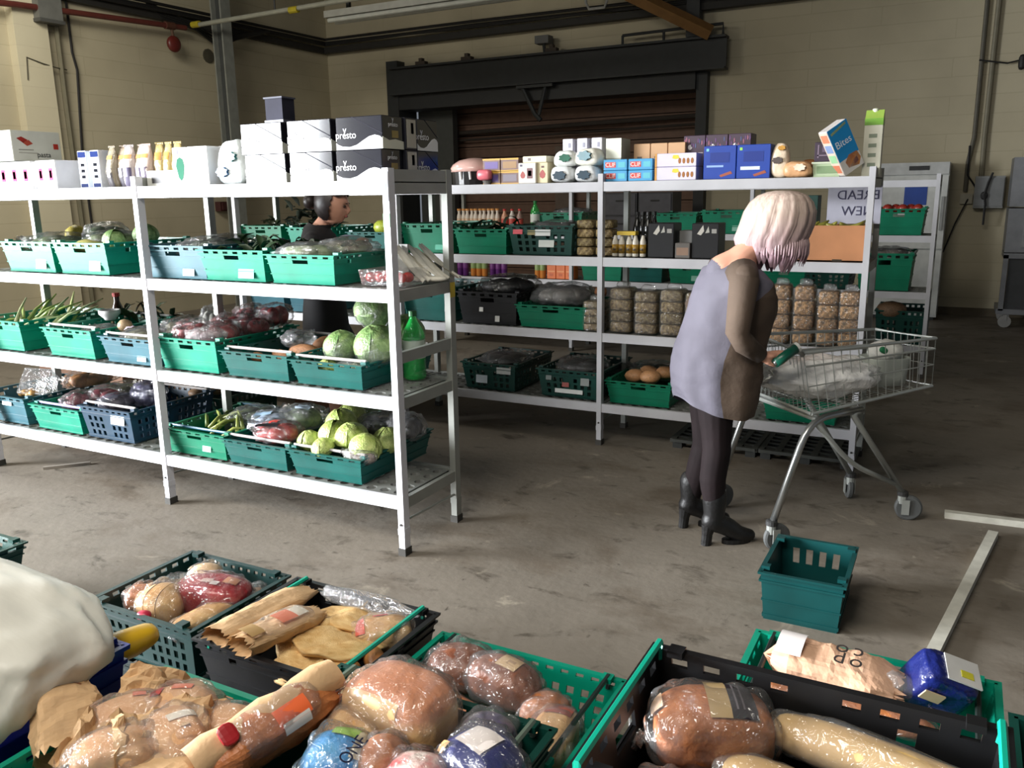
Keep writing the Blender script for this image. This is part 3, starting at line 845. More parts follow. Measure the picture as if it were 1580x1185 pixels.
def shard_bag(label, u, v, z, w, d, h, col, spots, seed=3, name='flour_bag', rot=0.):
    t = thing(name, label, 'bag', (u, v, z), rot)
    def mk():
        mb = MB()
        def fn(p):
            n = noise.noise(p * 9 + Vector((seed, 0, 0))) * .12 + noise.noise(p * 22 + Vector((0, seed, 0))) * .05
            q = p * (1 + n)
            if q.z > 0: q.x *= 1 - .25 * q.z / (h / 2)
            return q
        mb.sell(h / 2, w / 2, d / 2, .55, .5, 18, 14, (0, 0, 0), 0, None, None)
        mb.v = [tuple(fn(Vector((y, zz, x))) + Vector((0, 0, h / 2))) for x, y, zz in mb.v]
        return mb.mesh(True)
    put('bag_body', mk(), mat(col, rough=.35, var=.05, bump=.5, bscale=14), t)
    for (x, zz, r, c) in spots:
        pts = [(w * x + r * math.cos(a) * (1 + .14 * math.sin(7 * a + seed)), -d / 2 * 1.10 - .006, h * zz + r * .62 * math.sin(a) * (1 + .14 * math.sin(7 * a + seed))) for a in [2 * PI * q / 28 for q in range(28)]]
        mb = MB(); mb.add(pts + [(p[0], p[1] + .03, p[2]) for p in pts], [tuple(range(28))] + [(i, 28 + i, 28 + (i + 1) % 28, (i + 1) % 28) for i in range(28)])
        put('printed_emblem', mb, mat(c, rough=.4), t)
    return t
shard_bag('crumpled white and teal bag slumped beside the white box', -3.075, 3.05, TZ, .19, .13, .20, (222, 230, 230), [(-.18, .28, .035, (50, 96, 140)), (.12, .62, .035, (70, 140, 140))], 5)
carton('grey carton standing half hidden behind the teal bag', -3.0, 3.14, TZ, .08, .12, .15, (120, 122, 126))
# glossy black and white boxes, two high
WAVE = [(0, 0), (1, 0), (1, .30), (.94, .38), (.84, .42), (.72, .38), (.58, .26), (.45, .14), (.30, .08), (.14, .10), (.04, .17), (0, .22)]
def gift(label, u, v, z, w, d, h, side=True, rot=0., front=True, tex=True):
    pn = [('f', [(.34, 1), (.37, 1), (1, .46), (1, .43)], (40, 40, 48), .9), ('f', WAVE, RW)]
    tx = [('y', 'f', .20, .60, .045, (196, 196, 200)), ('presto', 'f', .22, .44, .042, (220, 220, 222))] if tex else []
    if not front: pn, tx = [], []
    if side:
        pn += [('r', [(0, 0), (1, 0), (1, .24), (.6, .3), (.3, .26), (0, .36)], (206, 206, 190)), ('r', (.45, .75, .34, .56), (140, 120, 60))]
        tx += [('y', 'r', .5, .90, .03, (190, 190, 192)), ('presto', 'r', .5, .74, .026, (220, 220, 220))]
    return carton(label, u, v, z, w, d, h, BLK, pn, tx, rot, .10, 'glossy black and white boxes', 'gift_box', 'box', .7)
HB = .128
for i, (u, pos) in enumerate(((-2.83, 'leftmost'), (-2.562, 'second from left'), (-2.30, 'third from left'))):
    gift('glossy black box with white wave, %s in the lower row' % pos, u, 3.045, TZ, .242, .15, HB)
    gift('glossy black box with white wave, %s in the upper row' % pos, u - .012 + .01 * i, 3.045, TZ + HB + .001, .244, .15, HB + .006)
for z, row in ((TZ, 'lower'), (TZ + HB + .001, 'upper')):
    hh = HB + (.006 if row == 'upper' else 0)
    carton('black box with a pale barcode label on its end, %s row' % row, -2.21, 3.165, z, .10, .085, hh, BLK, [('r', (.12, .92, .06, .94), (172, 168, 156)), ('r', (.48, .72, .50, .84), (120, 96, 84))], (), 0, .2, 'glossy black and white boxes', 'gift_box', 'box')
    gift('glossy black box with white wave facing the rack end, %s row' % row, -2.225, 3.30, z, .165, .12, hh, False, PI / 2)
t = thing('storage_tin', 'dark blue-grey tin standing on top of the leftmost black box', 'tin', (-2.80, 3.06, TZ + 2 * HB + .009))
put('tin_body', MB().b2(-.05, .05, -.04, .04, 0, .105), mat((46, 46, 58), rough=.75, var=.1, spec=.15), t)
put('rim', MB().b2(-.055, .055, -.045, .045, .105, .112), plain((70, 72, 86), .7), t)
put('rim', MB().b2(-.055, .055, -.045, .045, 0, .012), plain((92, 94, 108), .4), t)

# ------------------------------------------------ top shelf of the second rack
t = thing('cake_dome', 'pink domed plastic cover on a dark base at the left of the shelf', 'cake stand', (-2.97, 5.10, TZ))
put('base', MB().lathe([(.15, 0), (.155, .085), (.13, .09)], 24), plain((32, 30, 30), .3), t, smooth=False)
put('dome', MB().lathe([(.165, .086), (.165, .112), (.15, .135), (.11, .16), (.05, .175), (.005, .178)], 24), mat((216, 176, 166), rough=.2, var=.06, coat=.5), t, smooth=True)
for x in (-.02, .05):
    put('peg', MB().tube([(x, -.15, .035), (x, -.16, .085)], .008, 8), plain((220, 220, 220), .4), t)
Y1, Y2 = (122, 96, 90), (206, 160, 60)
for k, (u, z, w_) in enumerate(((-2.765, 0, .13), (-2.63, 0, .13), (-2.765, .082, .13), (-2.63, .082, .13))):
    carton('brown and yellow window box, %s' % ('lower left of four', 'lower right of four', 'upper left of four', 'upper right of four')[k], u, 5.03, TZ + z, w_, .14, .08, Y1,
           [('f', (0, 1, .86, 1), Y2), ('f', (0, 1, 0, .08), Y2), ('f', (.12, .88, .2, .74), ((96, 80, 140), (130, 120, 130), (104, 84, 150), (160, 124, 80))[k])], group='yellow window boxes')
tag(put('pink_packet', MB().sell(.05, .03, .035, .5, .6, 14, 8), mat((214, 110, 120), rough=.3), None, (-2.80, 4.93, TZ + .06), smooth=True), 'small pink packet leaning on the yellow window boxes', 'packet')
t = thing('foil_tub', 'small clear tub under the pink packet on the shelf edge', 'tub', (-2.79, 4.945, TZ))
put('tub_body', MB().lathe([(.022, 0), (.03, .02), (.034, .024)], 14), plain((120, 116, 112), .3), t)
crim = (176, 84, 80)
carton('white box with red pomegranate print, left of two', -2.50, 5.01, TZ, .125, .12, .128, (226, 220, 208), [('f', [(.26, .24), (.36, .28), (.4, .4), (.34, .52), (.26, .60), (.18, .52), (.12, .4), (.16, .28)], crim), ('f', (.50, .82, .24, .74), (120, 80, 84)), ('f', (.10, .24, .82, .92), (90, 84, 110)), ('f', (.56, .76, .36, .62), (176, 130, 116)), ('r', (.3, .7, .3, .7), crim)])
carton('cream box with red pomegranate print, right of two', -2.40, 5.03, TZ, .075, .12, .128, (220, 208, 170), [('f', [(.5, .22), (.72, .3), (.78, .44), (.66, .56), (.5, .66), (.34, .56), (.22, .44), (.28, .3)], crim), ('f', (.4, .66, .74, .84), (110, 80, 70))])
carton('cream box lying on the pomegranate boxes', -2.455, 5.03, TZ + .129, .17, .12, .04, (226, 218, 190), [('f', (.22, .34, .3, .7), (120, 110, 110))])
for u, s, lab in ((-2.275, 0, 'lower left white flour bag with a dark fruit print'), (-2.11, 0, 'lower right white flour bag with a dark fruit print')):
    shard_bag(lab, u, 5.03, TZ, .16, .14, .105, (226, 228, 228), [(0, .42, .042, (24, 54, 70))], 2 + u)
shard_bag('white flour bag with a green leaf print, on the lower left bag', -2.26, 5.03, TZ + .10, .15, .13, .10, (232, 234, 230), [(.06, .5, .036, (60, 112, 92))], 8, rot=.15)
shard_bag('white flour bag with a blue-green print, on the lower right bag', -2.10, 5.03, TZ + .10, .17, .13, .105, (236, 234, 220), [(0, .56, .045, (60, 110, 120))], 11, rot=-.12)
for k, u in enumerate((-2.30, -2.20, -2.10)):
    carton('upright white carton behind the flour bags, %s of three' % ('left', 'middle', 'right')[k], u, 5.20, TZ, .072, .12, .275, (206, 204, 214), [('f', (.56, .78, .80, .9), (150, 150, 166))], group='upright white cartons')
carton('white and grey carton lying behind the right flour bags', -1.955, 5.14, TZ, .10, .16, .26, (176, 176, 160), [('f', (0, 1, .55, 1), (232, 232, 214))])
for k, u in enumerate((-1.80, -1.69, -1.58)):
    carton('brown cardboard box at the back of the top shelf, %s of three' % ('left', 'middle', 'right')[k], u, 5.22, TZ, .106, .16, .225, (196, 156, 118), [('f', (.22, .5, .52, .66), (96, 84, 76))], group='brown boxes on the top shelf', rough=.7)
q = 0
for u in (-1.905, -1.745):
    for z in (0, .066):
        carton('blue snack bar box with red logo panel, %s' % ('lower left', 'upper left', 'lower right', 'upper right')[q], u, 5.02, TZ + z, .152, .12, .064, (70, 150, 196), [('f', (.08, .52, .26, .76), (200, 60, 52)), ('f', (.62, .92, .25, .75), (90, 176, 190))], [('CLIF', 'f', .30, .5, .034, (240, 236, 232))], group='blue snack bar boxes')
        q += 1
for z, lab in ((0, 'lower lilac biscuit box with a row of cookies'), (.078, 'upper lilac biscuit box with a row of cookies')):
    carton(lab, -1.53, 5.03, TZ + z, .25, .14, .076, (206, 200, 220), [('f', (.0, .05, 0, 1), (196, 140, 60))] + [('f', [(x + .035 * math.cos(a), .42 + .22 * math.sin(a)) for a in [2 * PI * i / 10 for i in range(10)]], (150, 96, 40)) for x in (.60, .70, .80, .90)] + [('f', [(.42, .62), (.5, .55), (.6, .62), (.56, .86), (.44, .86)], (226, 196, 60))])
def dots(seed):
    r = random.Random(seed)
    return [('f', [(cx + .03 * math.cos(a), cy + .06 * math.sin(a)) for a in (0, 1.26, 2.5, 3.77, 5.0)], c) for cx, cy, c in [((i + .5) / 10 + r.uniform(-.02, .02), .78 + r.uniform(-.06, .14), r.choice([(96, 60, 110), (150, 90, 110), (70, 80, 120)])) for i in range(10)]]
for k, u in enumerate((-1.48, -1.345, -1.21)):
    carton('dark purple dotted carton with a pale disc, %s of three' % ('left', 'middle', 'right')[k], u, 5.24, TZ, .132, .14, .262, (62, 44, 60), dots(k) + [('f', [(.3 + .10 * math.cos(a), .74 + .06 * math.sin(a)) for a in [2 * PI * i / 10 for i in range(10)]], (206, 200, 200)), ('f', (.1, .9, .58, .62), (170, 160, 166)), ('f', (.2, .7, .50, .53), (150, 140, 150))], group='dotted purple cartons')
for u, lab, g in ((-1.27, 'left of two royal blue cartons', 0), (-1.08, 'right of two royal blue cartons', 1)):
    carton(lab, u, 5.02, TZ, .186, .12, .186, (22, 60, 150), [('f', (.10, .62, .36, .42), (140, 170, 214)) if not g else ('f', (.12, .70, .26, .36), (206, 220, 236)), ('f', [(.55, .06), (.9, .16), (.85, .24), (.5, .12)], (150, 80, 60)), ('f', (.08, .16, .84, .92), (120, 190, 200) if not g else (150, 210, 90)), ('f', [(.2, .5), (.8, .5), (.8, .8), (.2, .8)], (14, 44, 126))], group='royal blue cartons')
shard_bag('torn paper and film bag of pastries, standing', -.94, 5.02, TZ, .10, .10, .19, (226, 206, 180), [(-.1, .5, .028, (90, 80, 76)), (.1, .85, .02, (206, 150, 60))], 4, 'pastry_bag')
shard_bag('slumped bag of pale pastries beside the blue cartons', -.84, 5.0, TZ, .16, .12, .09, (206, 160, 116), [(.1, .6, .03, (236, 214, 190))], 6, 'pastry_bag')
tag(put('bread_roll', MB().sell(.05, .045, .05, .8, .9, 14, 8), mat((156, 104, 60), rough=.5, bump=.3), None, (-.80, 5.11, TZ + .052), smooth=True), 'brown round bread roll left of the pale green tub', 'bread roll')
t = thing('plastic_tub', 'pale green lidded tub on the top shelf under a dark carton', 'tub', (-.69, 5.03, TZ))
put('tub_body', MB().box((0, 0, .035), (.145, .11, .07), taper=.92), plain((176, 194, 158), .4), t)
put('tub_lid', MB().b2(-.078, .078, -.06, .06, .07, .08), plain((196, 206, 180), .4), t)
put('printed_panel', MB().b2(-.05, .06, -.0565, -.053, .02, .058), plain((120, 144, 106), .5), t)
carton('dark purple carton standing on the pale green tub', -.705, 5.05, TZ + .081, .115, .08, .105, (54, 40, 56), [('f', (.14, .86, .30, .36), (120, 104, 120)), ('f', (.14, .2, .2, .86), (120, 104, 120)), ('f', (.35, .65, .5, .8), (96, 80, 100))])
t = carton('blue cereal box tilted against a tall carton at the rack end', -.60, 5.0, TZ + .115, .135, .072, .265, (206, 200, 196), [('f', (0, 1, .30, 1), (16, 140, 206)), ('f', (0, 1, 0, .30), (220, 214, 206)), ('f', [(.1, .86), (.9, .92), (.9, .97), (.1, .91)], (206, 220, 140)), ('f', [(.30, .10), (.80, .04), (.98, .16), (.9, .32), (.5, .34), (.24, .24)], (220, 140, 70)), ('f', [(.6, .10), (.85, .12), (.8, .22), (.62, .2)], (110, 80, 150)), ('f', [(.5, .22), (.7, .24), (.66, .31), (.5, .30)], (206, 70, 60))],
           [('Bites', 'f', .50, .62, .055, (236, 240, 246))])
put('side_panel', MB().b2(-.0686, -.0675, -.034, .034, .008, .257), plain((214, 196, 180), .5), t)
for q, c in enumerate(((206, 120, 90), (150, 196, 150), (130, 150, 190), (206, 130, 100))):
    put('printed_patch', MB().b2(-.0696, -.0686, -.026, .026, .02 + q * .06, .065 + q * .06), plain(c, .5), t)
t.location = (-.575, 5.02, TZ + .036); t.rotation_euler = (0, rad(-31), rad(46))
t = thing('drink_carton', 'tall white drink carton with a green cap at the rack end', 'drink carton', (-.475, 5.10, TZ))
put('carton_body', MB().b2(-.045, .045, -.045, .045, 0, .30), plain((206, 204, 186), .4), t)
put('carton_gable', MB().loft([[(-.045, -.045, .30), (.045, -.045, .30), (.045, .045, .30), (-.045, .045, .30)], [(-.045, -.006, .345), (.045, -.006, .345), (.045, .006, .345), (-.045, .006, .345)]]), plain((150, 180, 80), .4), t)
put('green_band', MB().b2(-.046, .046, -.046, .046, .265, .30), plain((110, 160, 50), .4), t)
put('cap', MB().lathe([(.016, .330), (.016, .35), (.012, .353)], 12), plain((220, 224, 200), .4), t)
for q in range(4):
    put('printed_mark', MB().b2(-.02, .02, -.0465, -.045, .05 + q * .05, .07 + q * .05), plain((120, 130, 110), .5), t)
# the paper sign, written for the people on the other side
t = thing('paper_sign', 'white paper sign seen from behind, hanging under the top shelf', 'sign', (-.572, 5.30, 1.52))
put('paper', MB().b2(-.145, .145, 0, .001, -.115, .10), mat((196, 194, 206), rough=.7, var=.03), t)
INK = plain((66, 64, 92), .6)
text(t, 'BREAD', .075, INK, (.02, -.0012, .045), (PI / 2, 0, PI))
text(t, 'NEW', .075, INK, (.02, -.0012, -.045), (PI / 2, 0, PI))

# ------------------------------------------------ bottles, jars, packs
def bottle(label, u, v, z, r, h, m, cap, lab=None, group=None, name='bottle', neck=.30, seg=14, cat='bottle'):
    key = ('btl', name, r, h)
    t = thing(name, label, cat, (u, v, z), 0, group)
    put('bottle_body', cached(key, lambda: MB().lathe([(r * .8, 0), (r, r * .2), (r, h * .62), (r * .9, h * .70), (r * .5, h * .82), (r * neck, h * .90), (r * neck, h * .94)], seg).mesh(True)), m, t)
    put('cap', cached(key + (1,), lambda: MB().lathe([(r * neck * 1.25, h * .925), (r * neck * 1.25, h), (r * neck * .9, h * 1.002)], 12).mesh()), cap, t)
    if lab: put('label', cached(key + (2,), lambda: MB().lathe([(r * 1.01, h * .32), (r * 1.02, h * .325), (r * 1.02, h * .58), (r * 1.01, h * .585)], seg).mesh(True)), lab, t)
    return t
GG = mat((34, 176, 78), rough=.06, var=.05, alpha=.55, spec=.9, coat=.5)
bottle('large green plastic drink bottle at the end of the front rack', -2.285, 3.30, .737, .055, .33, GG, plain((20, 90, 40)), plain((196, 206, 190), .4), None, 'drink_bottle', .28, 20)
OW = plain((226, 214, 200), .3)
for k in range(10):
    bottle('white and orange drink bottle on the rear rack, %s from left in its row' % ORD[k], -4.86 + .052 * k, 7.98 + .01 * (k % 2), 1.212, .0255, .245, OW, plain((214, 150, 80)), plain((220, 190, 160)), 'white and orange bottles', 'juice_bottle', .66, 10)
for k in range(3):
    bottle('red-labelled bottle right of the orange-and-white row, %s of three' % ORD[k], -4.30 + .09 * k, 7.98, 1.212, .036, .24, plain(((206, 150, 120), (206, 196, 186), (150, 120, 110))[k], .3), plain((190, 60, 54)), plain((190, 70, 60)), 'red labelled bottles', 'sauce_bottle', .4, 10)
bottle('green bottle with white label on the rear rack', -3.93, 7.96, 1.212, .05, .32, GG, plain((20, 110, 50)), plain((206, 210, 200)), None, 'rear_green_bottle', .3, 12)
for k in range(6):
    bottle('dark glass bottle beside the black gift boxes, %s row, %s from left' % (('front', 'back')[k // 3], ORD[k % 3]), -1.80 + .035 * (k % 3) + .012 * (k // 3), 5.08 + .09 * (k // 3), 1.212, .024 if k % 2 else .027, .27, mat((24, 24, 22), rough=.15), plain((16, 16, 16)), None, 'dark bottles on the second rack', 'wine_bottle', .4, 10)
PU, OG = (92, 40, 110), (206, 130, 60)
for k, (u, c) in enumerate([(-4.87, PU), (-4.80, PU), (-4.70, OG), (-4.63, OG), (-4.56, OG), (-4.46, PU), (-4.39, PU), (-4.32, PU), (-3.92, OG), (-3.86, OG)]):
    nm = 'purple' if c == PU else 'orange and green'
    bottle('%s squash bottle on the rear rack, number %s from left' % (nm, ORD[k]), u, 7.99, .737, .032, .26, mat(c, rough=.3, var=.05), plain((190, 190, 180)), mat((120, 60, 130) if c == PU else (150, 170, 110), rough=.4), nm + ' squash bottles', nm.replace(' ', '_') + '_bottle', .4, 10)
for k in range(3):
    carton('orange juice carton, %s of three on the rear rack' % ('left', 'middle', 'right')[k], -3.755 + .105 * k, 8.02, .737, .10, .10, .14, (214, 110, 50), [('f', (.1, .9, .5, .6), (226, 150, 90)), ('f', (.3, .7, .2, .4), (190, 90, 40))], group='orange cartons')
def jar_stack(label, u, v, z, w, d, h, n, group, cols=((126, 104, 66), (112, 92, 62)), filmy=True, rot=0.):
    t = thing('wrapped_stack', label, 'packs', (u, v, z), rot, group)
    hh = h / n
    for k in range(n):
        def mk(): 
            mb = MB(); mb.sell(w / 2, d / 2, hh / 2 * .97, .35, .3, 16, 8)
            return mb.mesh(True)
        put('pack', cached(('pk', w, d, hh), mk), mat(cols[k % 2], rough=.5, rgb2=(84, 66, 42), scale=60, bump=.8, bscale=60), t, (0, 0, hh * (k + .5)), (0, 0, R.uniform(-.05, .05)))
    if filmy:
        mb = MB(); mb.sell(w / 2 + .006, d / 2 + .006, h / 2 + .008, .3, .25, 20, 10, (0, 0, h / 2))
        put('film_wrap', mb, film(.13), t, smooth=True)
        def fn(p): return p * (1 + .3 * noise.noise(p * 40 + Vector((u, 0, 0))))
        mb = MB(); mb.sell(w * .32, d * .2, .022, .7, .7, 14, 6, (0, 0, h + .016), 0, fn)
        put('film_knot', mb, film(.35), t, smooth=True)
    return t
JA = ((166, 144, 98), (146, 130, 88))
for k, (u, lab) in enumerate(((-2.125, 'left'), (-1.995, 'right'))):
    jar_stack('tall %s stack of olive brown packs behind the rack post, upper shelf' % lab, u, 5.06, 1.212, .115, .12, .225, 4, 'olive brown packs', JA, False)
for u, lab, h_ in ((-2.045, 'short wrapped stack of olive packs left of the rack post', .19), (-1.865, 'first wrapped stack of olive packs right of the rack post', .28), (-1.70, 'second wrapped stack of olive packs right of the rack post', .265), (-1.535, 'third wrapped stack of olive packs right of the rack post', .28), (-1.38, 'wrapped stack of packs hidden behind the woman, left', .27), (-1.22, 'wrapped stack of packs hidden behind the woman, middle', .27), (-1.06, 'wrapped stack of packs hidden behind the woman, right', .27)):
    jar_stack(lab, u, 5.03, .737, .14, .15, h_, 4, 'wrapped packs on the middle shelf', JA)
for k, u in enumerate((-.895, -.765, -.635, -.52)):
    jar_stack('tall wrapped column of brown biscuits, %s from the right end of the rack' % ('fourth', 'third', 'second', 'first')[k], u, 5.02, .737, .108, .12, .335 if k < 2 else .31, 4, 'wrapped brown columns', ((206, 160, 106), (186, 142, 92)))
t = thing('bottle_pack', 'pack of small bottles with yellow and black labels', 'bottles', (-1.83, 5.02, 1.212))
for k in range(5):
    b_ = put('bottle', cached('mini', lambda: MB().lathe([(.018, 0), (.02, .004), (.02, .09), (.012, .115), (.009, .13)], 10).mesh(True)), plain((206, 200, 186), .3), t, (-.09 + .045 * k, -.01 * (k % 2), 0))
    put('label', cached('minil', lambda: MB().lathe([(.0206, .02), (.0206, .075)], 10).mesh(True)), mat((206, 160, 50), rough=.4, rgb2=(40, 36, 34), scale=30), b_)
put('wrap', MB().b2(-.07, .05, -.03, .03, .132, .155), plain((206, 176, 60), .4), t)
for u, lab in ((-1.615, 'left black gift box with pale leaf print'), (-1.345, 'right black gift box with pale leaf print')):
    carton(lab, u, 5.06, 1.212, .16, .16, .205, (26, 26, 28), [('f', [(.20, .70), (.42, .95), (.46, .78), (.34, .66)], (190, 186, 176)), ('f', [(.50, .72), (.62, .92), (.66, .74)], (170, 168, 160)), ('f', (.74, .92, .72, .84), (150, 148, 142))], group='black gift boxes', rough=.35)
carton('grey carton between the two black gift boxes', -1.475, 5.10, 1.212, .085, .12, .16, (110, 110, 108), rough=.5)
carton('clear plastic box of crackers between the black gift boxes', -1.475, 5.0, 1.212, .09, .07, .09, (104, 100, 96), [('f', (.1, .9, .2, .7), (140, 116, 100))], rough=.2)
# banana box
t = thing('banana_box', 'large brown cardboard banana box on the upper shelf', 'box', (-.69, 5.16, 1.212))
CBD = mat((178, 122, 82), rough=.75, var=.08, scale=5)
put('box_wall', MB().b2(-.24, .22, -.19, -.185, 0, .195), CBD, t)
put('box_wall', MB().b2(-.24, .22, .185, .19, 0, .195), CBD, t)
put('box_wall', MB().b2(.215, .22, -.185, .185, 0, .195), CBD, t)
put('box_wall', MB().b2(-.24, -.235, -.185, .185, 0, .195), CBD, t)
put('box_base', MB().b2(-.24, .22, -.19, .19, 0, .006), CBD, t)
HO = plain((50, 40, 24), .8)
hm = MB(); hm.add([(-.13 + .055 * math.cos(a), -.1912, .115 + .014 * math.sin(a)) for a in [2 * PI * i / 14 for i in range(14)]], [tuple(range(14))])
put('hand_hole', hm, HO, t)
put('vent_slot', MB().b2(-.20, -.15, -.1915, -.19, .0, .012).b2(.06, .11, -.1915, -.19, 0, .012), HO, t)
put('side_fold', MB().b2(.2205, .223, -.01, .0, .0, .19), plain((150, 100, 66), .8), t)
for k, (x, y, a) in enumerate(((-.13, -.12, .3), (-.02, -.1, -.4), (.10, -.13, .2), (.12, .05, .9), (-.1, .06, .5))):
    tag(put('banana', cached('banana', lambda: MB().tube([(-.09, 0, .03), (-.07, 0, .015), (-.03, 0, 0), (.03, 0, 0), (.07, 0, .015), (.10, 0, .04)], [.006, .016, .02, .02, .015, .005], 8).mesh(True)), mat((150, 146, 60), rough=.45, var=.15), None, (-.69 + x, 5.16 + y, 1.212 + .175), (.3, 0, a), smooth=True), 'greenish banana at the top of the banana box, %s from the left front' % ORD[k], 'banana', 'bananas in the box')
tag(put('dark_cover', MB().b2(-.2, .17, -.12, .17, 0, .012), plain((60, 56, 40), .8), None, (-.69, 5.17, 1.212 + .155)), 'dark sheet lying over the fruit inside the banana box', 'sheet')
carton('dark green carton on the rear rack between the woman and the paper sign', -1.22, 8.05, 1.212, .13, .2, .34, (20, 66, 58))
# ------------------------------------------------ fruit and vegetables
def ico(sub=3):
    def mk():
        bm = bmesh.new(); bmesh.ops.create_icosphere(bm, subdivisions=sub, radius=1)
        r = ([tuple(v.co) for v in bm.verts], [tuple(v.index for v in f.verts) for f in bm.faces]); bm.free()
        return r
    return cached(('ico', sub), mk)
def lump(key, fn, sub=3):
    def mk():
        vs, fs = ico(sub)
        mb = MB(); mb.add([fn(Vector(p)) for p in vs], fs)
        return mb.mesh(True)
    return cached(key, mk)
def cab_fn(seed):
    def fn(p):
        n = noise.noise(p * 1.7 + Vector((seed * 3.1, 0, 0))) * .10 + abs(noise.noise(p * 3.2 + Vector((0, seed, 0)))) * -.14 + noise.noise(p * 9 + Vector((seed, seed, 0))) * .025
        q = p * (1 + n); q.z *= .86
        return q
    return fn
def leaf_fn(seed):
    def mk():
        mb = MB(); rows = []
        for i in range(9):
            row = []
            for j in range(11):
                th = -.3 + 1.75 * i / 8
                ph = (-1 + 2 * j / 10) * .95 * (1 - .25 * abs(i / 8 - .5))
                r = 1.05 + .03 * math.sin(7 * ph + seed) * (i / 8) + .10 * (i / 8) ** 3 + .02 * noise.noise(Vector((th * 3, ph * 3, seed)))
                row.append((r * math.cos(th) * math.cos(ph), r * math.cos(th) * math.sin(ph), .86 * r * math.sin(th)))
            rows.append(row)
        k = 0
        vs = [p for r_ in rows for p in r_]
        mb.add(vs, [(i * 11 + j, i * 11 + j + 1, (i + 1) * 11 + j + 1, (i + 1) * 11 + j) for i in range(8) for j in range(10)])
        mb.add([Vector(p) * .985 for p in vs], [((i + 1) * 11 + j, (i + 1) * 11 + j + 1, i * 11 + j + 1, i * 11 + j) for i in range(8) for j in range(10)])
        return mb.mesh(True)
    return cached(('leaf', seed), mk)
def cab_mat(c, c2):
    return mat(c, rough=.42, rgb2=c2, scale=2.6, bump=.4, bscale=9, detail=6, spec=.5, coat=.25)
CAB1 = cab_mat((146, 172, 110), (84, 120, 62))
CAB2 = cab_mat((196, 206, 126), (146, 168, 80))
def cabbage(label, u, v, z, r, m, group, leaves=3, rot=0., wrap=False):
    sd = R.randrange(4)
    t = thing('cabbage', label, 'cabbage', (u, v, z + r * .82), (R.uniform(-.3, .3), R.uniform(-.3, .3), rot or R.uniform(0, 6)), group)
    t.scale = (r, r, r)
    put('head', lump(('cab', sd), cab_fn(sd)), m, t)
    for k in range(leaves):
        put('leaf', leaf_fn(k), m, t, (0, 0, 0), (0, -.25 + .2 * k, 2.1 * k + sd))
    if wrap:
        put('film_wrap', lump(('cabfilm', sd), lambda p: cab_fn(sd)(p) * (1.10 + .05 * noise.noise(p * 8))), film(.13), t)
    return t
def blob(name, label, cat, u, v, z, d, m, group=None, rot=0., seed=None, amp=.12, freq=1.6, sub=2):
    sd = R.randrange(6) if seed is None else seed
    me = lump(('blob', sd, amp, freq, sub), lambda p: p * (1 + amp * noise.noise(p * freq + Vector((sd * 5.3, 0, 1)))), sub)
    o = put(name, me, m, None, (u, v, z), rot, (d[0] / 2, d[1] / 2, d[2] / 2))
    return tag(o, label, cat, group)
def film_bag(label, u, v, z, d, inner, inner2=None, alpha=.2, rot=0., seed=1, group=None, marks=(), tint=(235, 235, 238), name='film_bag', tail=True, cat='bag', n_in=5):
    t = thing(name, label, cat, (u, v, z), rot, group)
    x, y, h = d
    rr = random.Random(seed * 13)
    if inner:
        im = mat(inner, rough=.5, rgb2=inner2 or tuple(int(c * .6) for c in inner), scale=16, bump=.5, bscale=24)
        mb = MB()
        for k in range(n_in):
            a = 2 * PI * k / n_in
            vs, fs = ico(2)
            cx, cy = x * .22 * math.cos(a), y * .20 * math.sin(a)
            rx, ry, rz_ = x * rr.uniform(.2, .28), y * rr.uniform(.2, .3), h * rr.uniform(.28, .38)
            mb.add([(cx + p[0] * rx, cy + p[1] * ry, h * .42 + p[2] * rz_ * 1.1) for p in vs], fs)
        put('contents', mb, im, t, smooth=True)
    def fn(p):
        q = Vector((sp(p.x, .8), sp(p.y, .8), p.z))
        n = .18 * noise.noise(p * 2.2 + Vector((seed * 7, 0, 0))) + .20 * abs(noise.noise(p * 4 + Vector((0, seed * 3, 0)))) + .09 * noise.noise(p * 9 + Vector((0, 0, seed)))
        q *= 1 + n
        return Vector((q.x * x / 2, q.y * y / 2, max(-.46 * h, q.z * h / 2) + h * .46))
    vs, fs = ico(4)
    mb = MB(); mb.add([fn(Vector(p)) for p in vs], fs)
    put('film', mb, film(alpha, tint), t, smooth=True)
    if tail:
        mb = MB(); a0 = rr.uniform(0, 6)
        ca, sa = math.cos(a0), math.sin(a0)
        rings = []
        for i in range(5):
            q = i / 4; L = .38 + .22 * q; wd = .05 + .13 * q
            rings.append([(ca * x * L - sa * x * wd * (k / 3.5 - 1), sa * y * L + ca * y * wd * (k / 3.5 - 1), h * (.62 + .12 * q) + .012 * math.sin(k * 2.2 + i) * (.4 + q)) for k in range(8)])
        mb.loft(rings, 0, False, False)
        put('film_tail', mb, film(min(.5, alpha + .15), tint), t, smooth=True)
    for (mx, my, mw, mh, c) in marks:      # printed patches laid on the top of the film
        vs = []; nn = 5
        for i in range(nn):
            for j in range(nn):
                px = mx + (i / (nn - 1) - .5) * mw; py = my + (j / (nn - 1) - .5) * mh
                q = Vector((px, py, math.sqrt(max(.02, 1 - px * px - py * py))))
                w_ = fn(q); vs.append(w_ + q * .004)
        mb = MB(); mb.add(vs, [(i * nn + j, (i + 1) * nn + j, (i + 1) * nn + j + 1, i * nn + j + 1) for i in range(nn - 1) for j in range(nn - 1)])
        put('printed_patch', mb, mat(c, rough=.3, var=.06, coat=.4), t, smooth=True)
    return t
